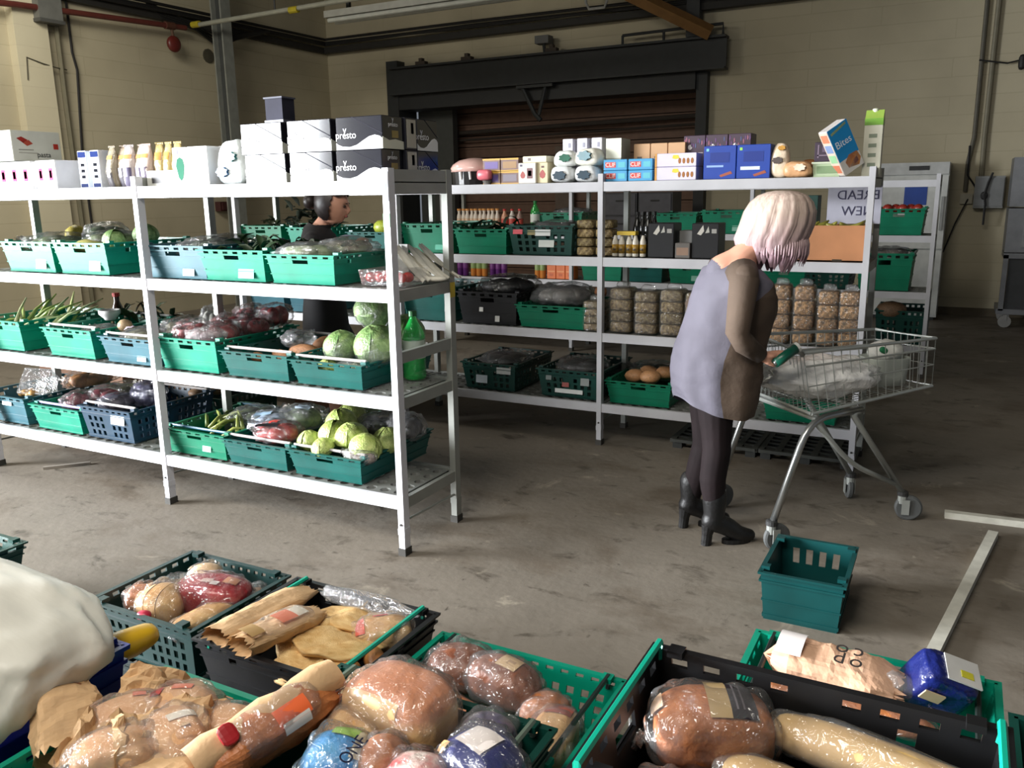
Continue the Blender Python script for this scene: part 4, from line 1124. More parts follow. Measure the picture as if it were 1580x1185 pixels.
# second shelf of the left rack
film_bag('clear bag of courgettes in the leftmost crate, second shelf', -4.73, 3.22, 1.30, (.34, .40, .13), (96, 120, 70), (60, 84, 40), .2, .2, 1)
film_bag('crumpled clear bag at the back of the leftmost crate', -4.62, 3.46, 1.33, (.26, .22, .15), (84, 104, 66), None, .25, 1.2, 2)
blob('melon', 'yellowish melon at the far left of the leftmost crate', 'melon', -4.83, 3.40, 1.40, (.13, .13, .12), mat((176, 160, 70), rough=.45, var=.2))
blob('squash', 'pale yellow squash at the front of the squash crate', 'squash', -4.26, 3.06, 1.352, (.19, .10, .085), mat((164, 160, 96), rough=.4, var=.15), None, .2)
film_bag('clear bag over the left half of the squash crate', -4.30, 3.26, 1.33, (.30, .34, .11), (110, 126, 84), None, .2, .5, 3)
cabbage('pale cabbage in the squash crate, nearer the front', -4.11, 3.12, 1.335, .062, CAB1, None, 2)
cabbage('pale cabbage in the squash crate, further back', -4.08, 3.30, 1.345, .070, CAB1, None, 2)
film_bag('dark film bag in the slate grey crate', -3.50, 3.30, 1.30, (.34, .44, .12), (44, 66, 44), None, .2, .1, 4)
def leaves(label, u, v, z, w, d, h, c1, n=40, name='leafy_greens', seed=1, long=.10, wide=.035):
    t = thing(name, label, 'greens', (u, v, z))
    rr = random.Random(seed)
    M = [mat(c1, rough=.5, rgb2=tuple(int(x * .6) for x in c1), scale=14), mat(tuple(int(x * .75) for x in c1), rough=.5, var=.2, scale=14)]
    lm = cached(('lf', long, wide), lambda: (lambda m: (m.loft([[(-wide * .1, 0, 0), (0, 0, -.004), (wide * .1, 0, 0)], [(-wide * .5, long * .35, .016), (0, long * .35, .004), (wide * .5, long * .35, .016)], [(-wide * .45, long * .7, .014), (0, long * .7, .006), (wide * .45, long * .7, .014)], [(-.001, long, -.008), (0, long, -.01), (.001, long, -.008)]], 0, False, False), m)[1])(MB()).mesh(True))
    for k in range(n):
        put('leaf', lm, M[k % 2], t, (rr.uniform(-w / 2, w / 2), rr.uniform(-d / 2, d / 2), rr.uniform(0, h)), (rr.uniform(-.3, .9), rr.uniform(-.5, .5), rr.uniform(0, 6.28)))
    return t
leaves('dark leafy greens filling the bright green crate, second shelf', -3.09, 3.27, 1.32, .34, .5, .05, (46, 72, 40), 60)
film_bag('clear salad bag left of two in the right crate, second shelf', -2.72, 3.10, 1.315, (.29, .24, .085), (130, 140, 104), (96, 110, 74), .26, .1, 6)
film_bag('clear salad bag right of two in the right crate, second shelf', -2.61, 3.26, 1.32, (.27, .28, .095), (140, 146, 110), (120, 104, 90), .30, .9, 7, marks=[(.1, .1, .5, .3, (206, 206, 226))])
# loose items at the right end of the second shelf
t = thing('tomato_punnet', 'clear punnet of red tomatoes beside the white paper bags', 'punnet', (-2.262, 3.13, 1.212))
for k in range(10):
    put('tomato', lump(('tom',), lambda p: Vector((p.x, p.y, p.z * .86)), 2), mat((190, 50, 40), rough=.2, var=.1, coat=.4), t, (-.08 + .054 * (k % 4), -.06 + .055 * (k // 4), .034), 0, .028)
mb = MB(); mb.loft([[(-.11, -.09, 0), (.11, -.09, 0), (.11, .09, 0), (-.11, .09, 0)], [(-.12, -.10, .07), (.12, -.10, .07), (.12, .10, .07), (-.12, .10, .07)]], 0, True)
put('punnet_tray', mb, film(.2), t)
PB = mat((226, 222, 208), rough=.6, var=.05, bump=.3, bscale=20)
for k in range(5):
    mb = MB()
    rings = []
    for i in range(6):
        q = i / 5
        w_ = .012 + .045 * math.sin(PI * min(.8, q + .1))
        rings.append([(-.02 + .20 * q, (j / 5 - .5) * w_ * 1.3, .15 * (1 - q) ** 1.2 + .012 + .006 * math.sin(j * 2 + k + i)) for j in range(6)])
    mb.loft(rings, 0, False, False)
    mb.loft([[(x, y, z - .003) for x, y, z in r_] for r_ in rings][::-1], 0, False, False)
    tag(put('paper_bag', mb, PB, None, (-2.30 + .012 * k, 3.24 + .032 * k, 1.215), (0, 0, -.25 + .10 * k), 1 - .1 * (k % 2), smooth=True), 'flat white paper bag fanned over the tomato punnet, %s from the front' % ORD[k], 'paper bag', 'white paper bags')
tag(put('paper_bag', MB().sell(.10, .035, .012, .7, .6, 18, 8), PB, None, (-2.17, 3.26, 1.228), (0, 0, .2), smooth=True), 'rolled white paper bag lying at the shelf end', 'paper bag')
t = thing('card_divider', 'grey card standing between the top crate and the tomatoes', 'card', (-2.33, 3.27, 1.212))
put('card_sheet', MB().b2(-.055, .055, -.004, .004, 0, .17), mat((170, 170, 166), rough=.6), t)
# third shelf
def stalks(label, u, v, z, w, n, c1, c2, seed=1, L=.34, lean=.5, name='leek_bunch'):
    t = thing(name, label, 'vegetables', (u, v, z))
    rr = random.Random(seed)
    for k in range(n):
        x, y = rr.uniform(-w / 2, w / 2), rr.uniform(-.16, .16)
        a, l_ = rr.uniform(-.7, .7), L * rr.uniform(.7, 1.15)
        e = rr.uniform(.1, lean)
        p0, p1, p2 = (x, y, 0), (x + l_ * .5 * math.sin(a), y + l_ * .45 * math.cos(a) * .6, l_ * .5 * e + .02), (x + l_ * math.sin(a), y + l_ * .5 * math.cos(a), l_ * e)
        put('stalk', MB().tube([p0, p1, p2], [.011, .009, .004], 6), mat(c1 if k % 2 else c2, rough=.4, var=.15), t, smooth=True)
    return t
stalks('bunch of leeks and spring onions sprawling from the leftmost crate', -4.98, 3.15, .86, .36, 22, (150, 170, 90), (190, 200, 150), 3)
stalks('two long pale leeks standing up in the leftmost crate', -4.93, 3.20, .88, .05, 3, (176, 186, 120), (206, 206, 160), 8, .30, .98)
t = thing('white_bowl', 'small white bowl standing on the crate, third shelf', 'bowl', (-4.47, 3.30, .905))
put('bowl_body', MB().lathe([(.03, 0), (.035, .01), (.06, .035), (.062, .06), (.055, .06), (.03, .018), (.001, .016)], 20), plain((222, 220, 216), .3), t, smooth=True)
leaves('dark leafy greens behind the white bowl, third shelf', -4.40, 3.48, .88, .34, .2, .05, (60, 76, 44), 26, seed=5)
bottle('small bottle with a red cap behind the white bowl', -4.66, 3.50, .737, .035, .30, mat((60, 40, 30), rough=.2), plain((170, 40, 36)), None, None, 'sauce_bottle', .5, 12)
blob('onion', 'round pale onion on the corner between two crates', 'onion', -4.16, 3.16, .905, (.085, .085, .08), mat((176, 150, 116), rough=.5, var=.2), None, .2, 1, .03)
film_bag('clear bag of greens in the white-bowl crate', -4.36, 3.18, .83, (.26, .22, .07), (40, 60, 44), None, .2, .4, 9)
film_bag('clear bag of parsnips at the front of the slate crate', -3.97, 3.14, .81, (.26, .22, .11), (140, 140, 106), None, .25, .2, 10, marks=[(-.5, -.2, .35, .3, (206, 190, 206))])
film_bag('clear bag of roots at the back of the slate crate', -3.87, 3.34, .82, (.28, .30, .13), (120, 116, 84), (80, 70, 60), .2, 1.0, 11)
film_bag('clear pale bag by the middle post, third shelf', -3.72, 3.40, .86, (.14, .18, .16), (170, 170, 160), None, .3, .6, 12)
for k, (x, y, z, a) in enumerate(((-3.56, 3.12, .86, .2), (-3.38, 3.14, .855, 1.0), (-3.50, 3.30, .87, 2.0), (-3.34, 3.32, .87, .6), (-3.48, 3.46, .90, .1), (-3.33, 3.48, .91, 1.6))):
    film_bag('clear film bag of red peppers heaped in its crate, %s' % ('front left', 'front right', 'middle left', 'middle right', 'back left', 'back right')[k], x, y, z, (.20, .17, .13), (156, 34, 36), (90, 24, 30), .16, a, 13 + k, 'red pepper bags')
film_bag('clear and white film bag at the front of the red pepper crate', -3.38, 3.03, .875, (.20, .06, .09), (150, 120, 126), None, .34, .5, 20)
for k, (x, y, z, s) in enumerate(((-3.10, 3.10, .815, .10), (-3.0, 3.16, .82, .12), (-2.90, 3.22, .84, .14), (-3.05, 3.32, .82, .12), (-2.86, 3.38, .86, .15))):
    blob('sweet_potato', 'orange-brown sweet potato in the dull teal crate, %s from its left front' % ORD[k], 'sweet potato', x, y, z, (s * 1.3, s * .6, s * .55), mat((168, 116, 76), rough=.6, var=.2, bump=.3), 'sweet potatoes', R.uniform(-1, 1))
film_bag('crumpled clear bag lying among the sweet potatoes', -2.99, 3.28, .85, (.16, .16, .09), None, None, .4, .2, 21)
cabbage('big wrapped green cabbage on top of the third-shelf pile', -2.51, 3.30, .975, .095, CAB1, None, 3, .4, True)
cabbage('big green cabbage at front left of the third-shelf crate', -2.575, 3.12, .83, .085, CAB1, None, 3, 1.2, True)
cabbage('big green cabbage at front right, behind the end post', -2.40, 3.16, .825, .105, CAB1, None, 3, 2.2, True)
cabbage('dull green cabbage at the back right, touching the end post', -2.40, 3.40, .86, .095, CAB1, None, 3, 3.2)
cabbage('small green cabbage under the front edge, third-shelf crate', -2.60, 3.04, .765, .052, CAB2, None, 2)
film_bag('crumpled film at the front handle of the cabbage crate', -2.46, 3.03, .79, (.16, .08, .07), (150, 160, 110), None, .3, 0, 22)
# bottom shelf
t = thing('clear_tub', 'clear plastic tub tipped over with new potatoes, bottom shelf', 'tub', (-4.99, 3.18, .47), (1.0, 0, .2))
mb = MB(); mb.loft([[(x * .9, y * .9, 0) for x, y in ((-.09, -.07), (.09, -.07), (.09, .07), (-.09, .07))], [(x, y, .10) for x, y in ((-.10, -.08), (.10, -.08), (.10, .08), (-.10, .08))]], 0, True)
put('tub_body', mb, film(.35), t)
put('rim', MB().tube([(-.1, -.08, .1), (.1, -.08, .1), (.1, .08, .1), (-.1, .08, .1), (-.1, -.08, .1)], .006, 6), film(.6), t)
for k in range(7):
    blob('potato', 'small new potato at the mouth of the tipped tub, %s from the left' % ORD[k], 'potato', -5.06 + .035 * (k % 4), 3.06 + .04 * (k // 4), .445 + .012 * (k % 2), (.05, .04, .04), mat((190, 146, 84), rough=.5, var=.2), 'new potatoes')
film_bag('long clear bag of brown bread rolls behind the tipped tub', -4.93, 3.44, .42, (.22, .36, .13), (176, 120, 70), (110, 84, 56), .2, .1, 23)
film_bag('net of red onions, left of two on the bottom shelf', -4.60, 3.12, .385, (.18, .20, .11), (120, 40, 56), (90, 30, 44), .2, .3, 24)
film_bag('net of red onions, right of two on the bottom shelf', -4.52, 3.24, .40, (.18, .22, .11), (130, 44, 60), (150, 60, 70), .3, .9, 25)
film_bag('film bag of green beans at the back of the onion crate', -4.58, 3.44, .39, (.3, .2, .1), (104, 110, 66), None, .2, .1, 26)
film_bag('dark film bag at the front of the navy crate', -4.24, 3.12, .42, (.20, .18, .10), (50, 40, 50), None, .25, .4, 27, tint=(200, 200, 226))
film_bag('blue and purple film bag standing in the navy crate', -4.12, 3.24, .43, (.20, .16, .15), (80, 70, 96), (40, 40, 60), .35, .2, 28, tint=(206, 206, 240))
for k in range(5):
    blob('potato', 'brown potato in the long dark crate, %s from the front' % ORD[k], 'potato', -4.06 + .05 * (k % 3), 3.52 + .12 * k, .445, (.10, .08, .06), mat((120, 90, 60), rough=.6, var=.2), 'brown potatoes')
leaves('dark produce leaves in the long dark crate', -4.14, 3.80, .42, .3, .3, .04, (40, 34, 34), 26, seed=9)
stalks('celery and herb stalks lying in the mid green crate', -3.46, 3.18, .385, .3, 18, (150, 160, 80), (104, 124, 60), 12, .24, .25, 'celery_bunch')
film_bag('clear bag of celery in the middle of the mid green crate', -3.40, 3.36, .37, (.30, .3, .10), (110, 124, 90), None, .22, .3, 29)
film_bag('blue-white labelled salad bag at the left of its crate', -3.16, 3.22, .385, (.22, .22, .12), (150, 170, 190), (190, 200, 214), .35, .4, 30, marks=[(-.2, -.3, .6, .35, (176, 206, 230))])
film_bag('red and black labelled tomato bag at the front of its crate', -3.00, 3.10, .385, (.24, .20, .11), (176, 44, 40), (150, 36, 36), .2, .2, 31, marks=[(-.2, -.45, .8, .28, (30, 28, 30)), (-.1, -.1, .3, .25, (196, 60, 50))])
film_bag('white and green labelled bag behind the tomato bag', -3.03, 3.32, .40, (.24, .2, .13), (140, 160, 120), None, .35, .2, 32, marks=[(.2, -.3, .5, .4, (190, 206, 220))])
PC = (('pale cabbage at the back left of the bottom crate', -2.80, 3.44, .40, .075), ('pale cabbage, second from the back left, bottom crate', -2.74, 3.28, .40, .08), ('round pale cabbage in the middle left of the bottom crate', -2.68, 3.15, .38, .078), ('bright pale cabbage in the centre of the bottom crate', -2.555, 3.13, .385, .08), ('bright pale cabbage at centre right of the bottom crate', -2.44, 3.08, .355, .08), ('pale cabbage at the right corner of the bottom crate', -2.41, 3.22, .37, .072), ('small pale cabbage at the left end of the bottom crate', -2.80, 3.10, .36, .06), ('loose pale cabbage leaves hanging over the front crate edge', -2.645, 3.02, .37, .055))
for lab, x, y, z, r_ in PC:
    cabbage(lab, x, y, z, r_, CAB2, None, 3)
cabbage('dark wrapped cabbage behind the pale ones, bottom shelf', -2.84, 3.62, .40, .085, CAB1, None, 2, 0, True)
film_bag('clear bag of dark sprouts at the back of the bottom crate', -2.60, 3.40, .38, (.22, .22, .13), (90, 96, 70), None, .25, .3, 33)
film_bag('clear bag of purple sprouting at the right back of the bottom crate', -2.44, 3.42, .39, (.20, .24, .13), (60, 56, 54), None, .3, .8, 34)
film_bag('small film bag at the front right corner of the bottom crate', -2.43, 3.03, .365, (.16, .10, .08), (130, 110, 90), None, .34, .2, 35)
# second rack contents
blob('squash', 'round yellow squash in front of the dark-haired woman', 'squash', -3.76, 5.10, 1.38, (.15, .13, .11), mat((160, 170, 60), rough=.4, var=.2))
leaves('dark greens in the crate left of the dark-haired woman', -4.83, 5.2, 1.36, .3, .3, .06, (70, 76, 50), 20, seed=14)
leaves('dark greens in the crate right of the front rack', -2.86, 5.25, 1.35, .3, .4, .04, (44, 62, 40), 24, seed=15)
film_bag('dark film heaped in the dark labelled crate', -2.42, 5.25, 1.36, (.3, .4, .07), (60, 60, 50), None, .25, .3, 36)
film_bag('black sack spilling out of the bulky black crate', -2.78, 5.20, .92, (.40, .44, .14), (30, 30, 32), None, .3, .2, 37, tint=(80, 80, 84))
film_bag('grey film sheet heaped over the low green crate', -2.36, 5.22, .86, (.40, .42, .16), (120, 116, 112), (96, 94, 92), .5, .1, 38, tint=(180, 182, 184))
blob('onion', 'orange-brown onion showing by the rack post, middle shelf', 'onion', -2.09, 5.20, .96, (.09, .08, .08), mat((150, 100, 66), rough=.5, var=.2))
film_bag('dark bottles under film in the left dark slotted crate', -2.83, 5.24, .42, (.34, .46, .08), (50, 54, 50), None, .2, .3, 39)
film_bag('dark packets under film in the right dark slotted crate', -2.23, 5.24, .42, (.34, .44, .08), (46, 48, 46), None, .2, .3, 40)
film_bag('clear bag of green leaves at the back of the bread crate', -1.76, 5.40, .36, (.34, .24, .13), (110, 116, 66), None, .2, .2, 41)
for k, (x, y, z) in enumerate(((-1.82, 5.14, .43), (-1.70, 5.10, .44), (-1.64, 5.22, .45), (-1.76, 5.24, .44))):
    blob('bread_roll', 'brown bread roll in the green crate beside the woman, %s' % ('leftmost', 'front', 'rightmost', 'rear')[k], 'bread roll', x, y, z, (.14, .11, .09), mat((190, 140, 96), rough=.55, var=.15), 'rolls in the green crate', R.uniform(-1, 1))
film_bag('clear film over produce in the crate under the trolley', -.76, 5.2, .36, (.3, .3, .08), (90, 96, 70), None, .2, .2, 42)
# rear rack
for k in range(5):
    blob('red_pepper', 'red pepper in the upper freezer-side crate, %s from left' % ORD[k], 'pepper', -.60 + .06 * k, 8.1 + .04 * (k % 2), 1.43, (.09, .09, .08), mat((150, 50, 40), rough=.3, var=.2), 'red peppers by the freezer')
film_bag('clear bag of produce in the middle freezer-side crate', -.56, 8.2, 1.0, (.34, .34, .11), (120, 110, 96), None, .2, .2, 43)
blob('loaf', 'brown round loaf on the lowest freezer-side crate', 'loaf', -.50, 8.05, .56, (.26, .22, .16), mat((110, 84, 60), rough=.6, var=.2, bump=.3))
film_bag('grey film over the green crate on the rear rack', -3.6, 8.2, 1.36, (.4, .3, .1), (110, 110, 108), None, .35, .2, 44)
# cardboard behind and under the left rack
t = thing('cardboard_box', 'large brown cardboard box on the floor behind the rack at far left', 'box', (-5.7, 4.15, 0))
CB1 = mat((118, 84, 62), rough=.8, var=.1, scale=4)
put('box_body', carton_mesh(.95, .5, .60), CB1, t)
put('flap', MB().b2(-.47, .47, -.26, -.25, .48, .60), mat((130, 94, 70), rough=.8), t)
t = thing('fruit_tray', 'flat brown cardboard fruit tray on a box behind the rack', 'tray', (-4.80, 4.35, .45))
put('tray_base', MB().b2(-.5, .5, -.2, .2, 0, .01), CB1, t)
for y in (-.2, .19): put('tray_side', MB().b2(-.5, .5, y, y + .01, .01, .11), mat((176, 140, 104), rough=.8), t)
for x in (-.5, .49): put('tray_side', MB().b2(x, x + .01, -.19, .19, .01, .11), mat((150, 116, 88), rough=.8), t)
carton('brown cardboard box under the flat fruit tray', -4.80, 4.35, 0, .8, .36, .448, (96, 72, 56), rough=.8)
carton('small reddish-brown box on the floor behind the celery crate', -3.75, 4.35, 0, .3, .3, .5, (120, 84, 60), rough=.8)
# pallets
def slot_grid(label, u, v, w, d, nx, ny):
    t = thing('plastic_pallet', label, 'pallet', (u, v, 0))
    mb = MB()
    bx, by = w / nx, d / ny
    for i in range(nx + 1):
        x = -w / 2 + i * bx
        mb.b2(x - .018, x + .018, -d / 2, d / 2, .035, .06)
    for j in range(ny + 1):
        y = -d / 2 + j * by
        mb.b2(-w / 2, w / 2, y - .012, y + .012, .04, .0595)
    put('deck', mb, mat((58, 60, 56), rough=.6, var=.15), t)
    for x in (-w / 2 + .03, 0, w / 2 - .03):
        put('runner', MB().b2(x - .03, x + .03, -d / 2, d / 2, 0, .035), mat((38, 40, 38), rough=.6), t)
slot_grid('grey plastic pallet on the floor behind the woman', -1.27, 5.42, .52, .72, 5, 9)
slot_grid('black plastic pallet on the floor behind the trolley', -.72, 5.42, .52, .72, 5, 9)
# ------------------------------------------------ people
SKIN = mat((206, 152, 128), rough=.5, var=.05, scale=6)
def fuse(mb, voxel=.006, smooth=4):
    me = mb.mesh(True)
    o = bpy.data.objects.new('tmp', me); COL.objects.link(o)
    a = o.modifiers.new('r', 'REMESH'); a.mode = 'VOXEL'; a.voxel_size = voxel
    b = o.modifiers.new('s', 'SMOOTH'); b.factor = .5; b.iterations = smooth
    dg = bpy.context.evaluated_depsgraph_get(); dg.update()
    r = bpy.data.meshes.new_from_object(o.evaluated_get(dg))
    bpy.data.objects.remove(o)
    r.polygons.foreach_set('use_smooth', [True] * len(r.polygons))
    return r
def limb(mb, pts, rs, n=14, sub=5):
    P, Q = [], []
    for i in range(len(pts) - 1):
        for k in range(sub):
            t = k / sub
            P.append(Vector(pts[i]).lerp(Vector(pts[i + 1]), t)); Q.append(rs[i] + (rs[i + 1] - rs[i]) * (3 * t * t - 2 * t ** 3))
    P.append(Vector(pts[-1])); Q.append(rs[-1])
    mb.tube(P, Q, n)
    for p, r_ in ((P[0], Q[0]), (P[-1], Q[-1])):
        mb.sell(r_, r_, r_, 1, 1, 12, 8, p)
def head_mesh(mb, mtx, s=1.):
    vs, fs = ico(4)
    out = []
    g = lambda d, w_: math.exp(-(d / w_) ** 2)
    for p in vs:
        x, y, z = p
        q = Vector((x * .095, y * .074, z * .116))
        if z < 0:
            q.y *= 1 - .28 * (-z); q.x *= 1 - .06 * (-z)
            q.x += .012 * (-z)
        if x > 0:
            q.x += .026 * g(y, .16) * g(z + .12, .20)            # nose
            q.x += .010 * g(y, .10) * g(z + .22, .10)
            q.x += .010 * g(y, .28) * g(z + .46, .10)            # lips
            q.x += .014 * g(y, .34) * g(z + .78, .18)            # chin
            q.x -= .012 * (g(y - .38, .18) + g(y + .38, .18)) * g(z - .06, .14)   # eye sockets
            q.x += .006 * g(z - .24, .10) * g(y, .6)             # brow
        out.append(mtx @ (q * s))
    mb.add(out, fs)
    for sy in (-1, 1):
        mb.sell(.018 * s, .010 * s, .032 * s, 1, 1, 10, 8, (0, 0, 0), 0, lambda p: mtx @ (p + Vector((-.008, sy * .074, -.006)) * s))
def hand(mb, wrist, K, across, down, s=1.):
    # palm from the wrist to the knuckles K; four fingers side by side along 'across', curling round towards 'down'
    wrist, K, ac, dn = Vector(wrist), Vector(K), Vector(across).normalized(), Vector(down).normalized()
    fwd = (K - wrist).normalized()
    for k in range(4):
        o = ac * (k - 1.5) * .019 * s
        mb.tube([wrist + o * .6, wrist.lerp(K, .5) + o * .9, K + o], [.014 * s, .0145 * s, .011 * s], 8)
        l_ = (.034, .038, .036, .028)[k] * s
        p1 = K + o + fwd * l_ * .9 + dn * .008
        p2 = p1 + dn * l_ * .75 + fwd * .004
        p3 = p2 + dn * l_ * .2 - fwd * l_ * .5
        mb.tube([K + o, p1, p2, p3], [.0105 * s, .0098 * s, .009 * s, .0075 * s], 8)
        mb.sell(.0075 * s, .0075 * s, .0075 * s, 1, 1, 8, 6, p3)
    b_ = wrist.lerp(K, .25) - ac * .026 * s
    m_ = b_ + fwd * .035 * s - ac * .012 * s + dn * .018
    mb.tube([b_, m_, m_ + fwd * .022 * s + dn * .018 + ac * .006], [.014 * s, .012 * s, .009 * s], 8)
    mb.sell(.03 * s, .036 * s, .014 * s, 1, 1, 10, 8, wrist.lerp(K, .5))
def person_body(parent, mb, mats, pick, voxel=.0065):
    me = fuse(mb, voxel)
    for m in mats: me.materials.append(None)
    for p in me.polygons: p.material_index = pick(p.center)
    o = put('body', me, mats, parent)
    return o
def face_bits(parent, mtx, s, lip):
    for sy in (-1, 1):
        put('eye', MB().sell(.011 * s, .014 * s, .009 * s, 1, 1, 10, 8, (0, 0, 0), 0, lambda p: mtx @ (p + Vector((.079, sy * .029, .006)) * s)), plain((60, 46, 40), .2), parent, smooth=True)
        put('eyebrow', MB().sell(.006 * s, .020 * s, .004 * s, 1, 1, 10, 6, (0, 0, 0), 0, lambda p: mtx @ (p + Vector((.090, sy * .030, .026)) * s)), plain((80, 60, 50), .6), parent, smooth=True)
    put('lips', MB().sell(.008 * s, .022 * s, .008 * s, 1, .8, 12, 8, (0, 0, 0), 0, lambda p: mtx @ (p + Vector((.096, 0, -.054)) * s)), plain(lip, .4), parent, smooth=True)
def frame(fwd, pitch, origin):
    f = Vector(fwd).normalized()
    l_ = Vector((0, 0, 1)).cross(f).normalized()
    f2 = (f * math.cos(pitch) - Vector((0, 0, 1)) * math.sin(pitch)).normalized()
    u = f2.cross(l_)
    m = Matrix((f2, l_, u)).transposed().to_4x4(); m.translation = Vector(origin)
    return m

# the pale-haired woman at the trolley
t = thing('person', 'woman with pale pink hair in a grey and brown dress, leaning over the trolley', 'person', (0, 0, 0))
PF, PR = Vector((.70, .714, 0)), Vector((.714, -.70, 0))
mb = MB()
HM = frame(PF, .62, (-.705, 3.853, 1.462))
head_mesh(mb, HM, 1.)
limb(mb, [(-.925, 3.742, 1.255), (-.862, 3.770, 1.305), (-.80, 3.803, 1.365), (-.745, 3.83, 1.42)], [.075, .062, .052, .052])
limb(mb, [(-.945, 3.725, .80), (-.925, 3.738, .98), (-.885, 3.76, 1.17), (-.86, 3.772, 1.27)], [.11, .10, .115, .075])
limb(mb, [(-.80, 3.622, 1.245), (-.862, 3.77, 1.265), (-.975, 3.892, 1.25)], [.055, .06, .055])
WR, HK = (-.722, 3.690, .897), (-.672, 3.722, .902)
limb(mb, [(-.80, 3.622, 1.24), (-.815, 3.572, 1.01), WR], [.054, .043, .027])
limb(mb, [(-.975, 3.892, 1.25), (-1.09, 3.90, 1.07), (-.925, 4.07, .93)], [.054, .043, .027])
hand(mb, WR, HK, (.5, .75, .3), (0, 0, -1))
hand(mb, (-.925, 4.07, .93), (-.885, 4.125, .925), (-.56, .83, 0), (0, 0, -1))
limb(mb, [(-.925, 3.685, .74), (-.900, 3.655, .455), (-.912, 3.650, .32), (-.900, 3.664, .13)], [.090, .064, .060, .038])
limb(mb, [(-.985, 3.775, .74), (-.990, 3.812, .43), (-1.02, 3.812, .31), (-1.055, 3.822, .13)], [.090, .064, .060, .038])
TIGHT = mat((30, 22, 24), rough=.8, var=.1, spec=.2)
body = person_body(t, mb, [SKIN, TIGHT, mat((84, 69, 57), rough=.85, var=.08, scale=5, bump=.25, bscale=14), mat((98, 95, 107), rough=.8, var=.05, scale=5)], lambda c: (0 if c.z > 1.32 or (c.z > 1.24 and (Vector((c.x, c.y)) - Vector((-.88, 3.765))).length < .10) else
    0 if min((c - Vector(HK)).length, (c - Vector((-.885, 4.125, .925))).length) < .085 else 1 if c.z < .80 and (Vector((c.x, c.y)) - Vector((-.95, 3.73))).length < .26 else 2 if abs((c - Vector((-.885, 3.76, 0))).dot(PR)) > .125 else 3))
face_bits(body, HM, 1., (170, 96, 90))
GREYD = mat((98, 95, 107), rough=.8, var=.05, scale=5, bump=.25, bscale=12)
BROWN = mat((84, 69, 57), rough=.85, var=.08, scale=5, bump=.25, bscale=14)
RG = [((-.955, 3.722, 1.290), (-.79, 3.808, 1.262), .105), ((-.975, 3.711, 1.272), (-.760, 3.824, 1.20), .165), ((-1.000, 3.697, 1.225), (-.735, 3.838, 1.13), .170), ((-1.026, 3.684, 1.153), (-.735, 3.838, 1.065), .158), ((-1.063, 3.665, 1.023), (-.752, 3.829, .958), .142),
      ((-1.098, 3.646, .900), (-.770, 3.82, .845), .158), ((-1.104, 3.643, .80), (-.780, 3.814, .755), .165), ((-1.098, 3.646, .735), (-.79, 3.81, .68), .163), ((-1.086, 3.653, .690), (-.806, 3.803, .628), .158)]
mb = MB(); N = 56; rings = []
RG2 = []
for i in range(len(RG) - 1):
    for q in range(5):
        RG2.append(tuple([Vector(RG[i][k]).lerp(Vector(RG[i + 1][k]), q / 5) for k in (0, 1)] + [RG[i][2] + (RG[i + 1][2] - RG[i][2]) * q / 5]))
RG2.append(RG[-1])
for i5, (b_, f_, hd) in enumerate(RG2):
    i = min(i5 / 5, 8)
    b_, f_ = Vector(b_), Vector(f_); c = (b_ + f_) / 2; hv = (f_ - b_) / 2
    ring = []
    L_ = (.75, .62, .15, -.10, -.16, -.24, -.28, -.24, -.16)
    lim = L_[int(i)] + (L_[min(8, int(i) + 1)] - L_[int(i)]) * (i - int(i))
    tb = math.acos(lim)
    for j in range(N):
        a = -tb + 2 * tb * j / (N // 2) if j < N // 2 else tb + (2 * PI - 2 * tb) * (j - N // 2) / (N // 2)
        p = c + hv * sp(math.cos(a), .9) + PR * hd * sp(math.sin(a), .9)
        p.z -= .045 * max(0, i - 6) / 2 * abs(math.sin(a)) ** 1.5
        n = .008 * noise.noise(Vector((math.cos(a) * 2, math.sin(a) * 2, i * .9))) + (.004 * math.sin(a * 9 + i * .4) if i > 5 else 0) + .004 * noise.noise(Vector((a * 3, i * 3, 0)))
        ring.append(p + (p - c).normalized() * n)
    rings.append(ring)
mb.loft(rings, 0, False)
for k in range(len(mb.f)):
    mb.m[k] = 1 if k % N < N // 2 else 0
put('dress', mb, [GREYD, BROWN], t, smooth=True)
for pts in ([(-.83, 3.675, 1.262), (-.803, 3.622, 1.225), (-.812, 3.572, 1.01), (-.79, 3.60, .965), (-.733, 3.680, .90)], [(-.955, 3.86, 1.262), (-.978, 3.89, 1.22), (-1.09, 3.90, 1.07), (-1.06, 3.93, 1.04), (-.95, 4.045, .945)]):
    mb = MB(); mb.tube(pts, [.070, .064, .051, .048, .035], 16); put('sleeve', mb, BROWN, t, smooth=True)
BOOT = mat((13, 12, 13), rough=.5, var=.1, bump=.2)
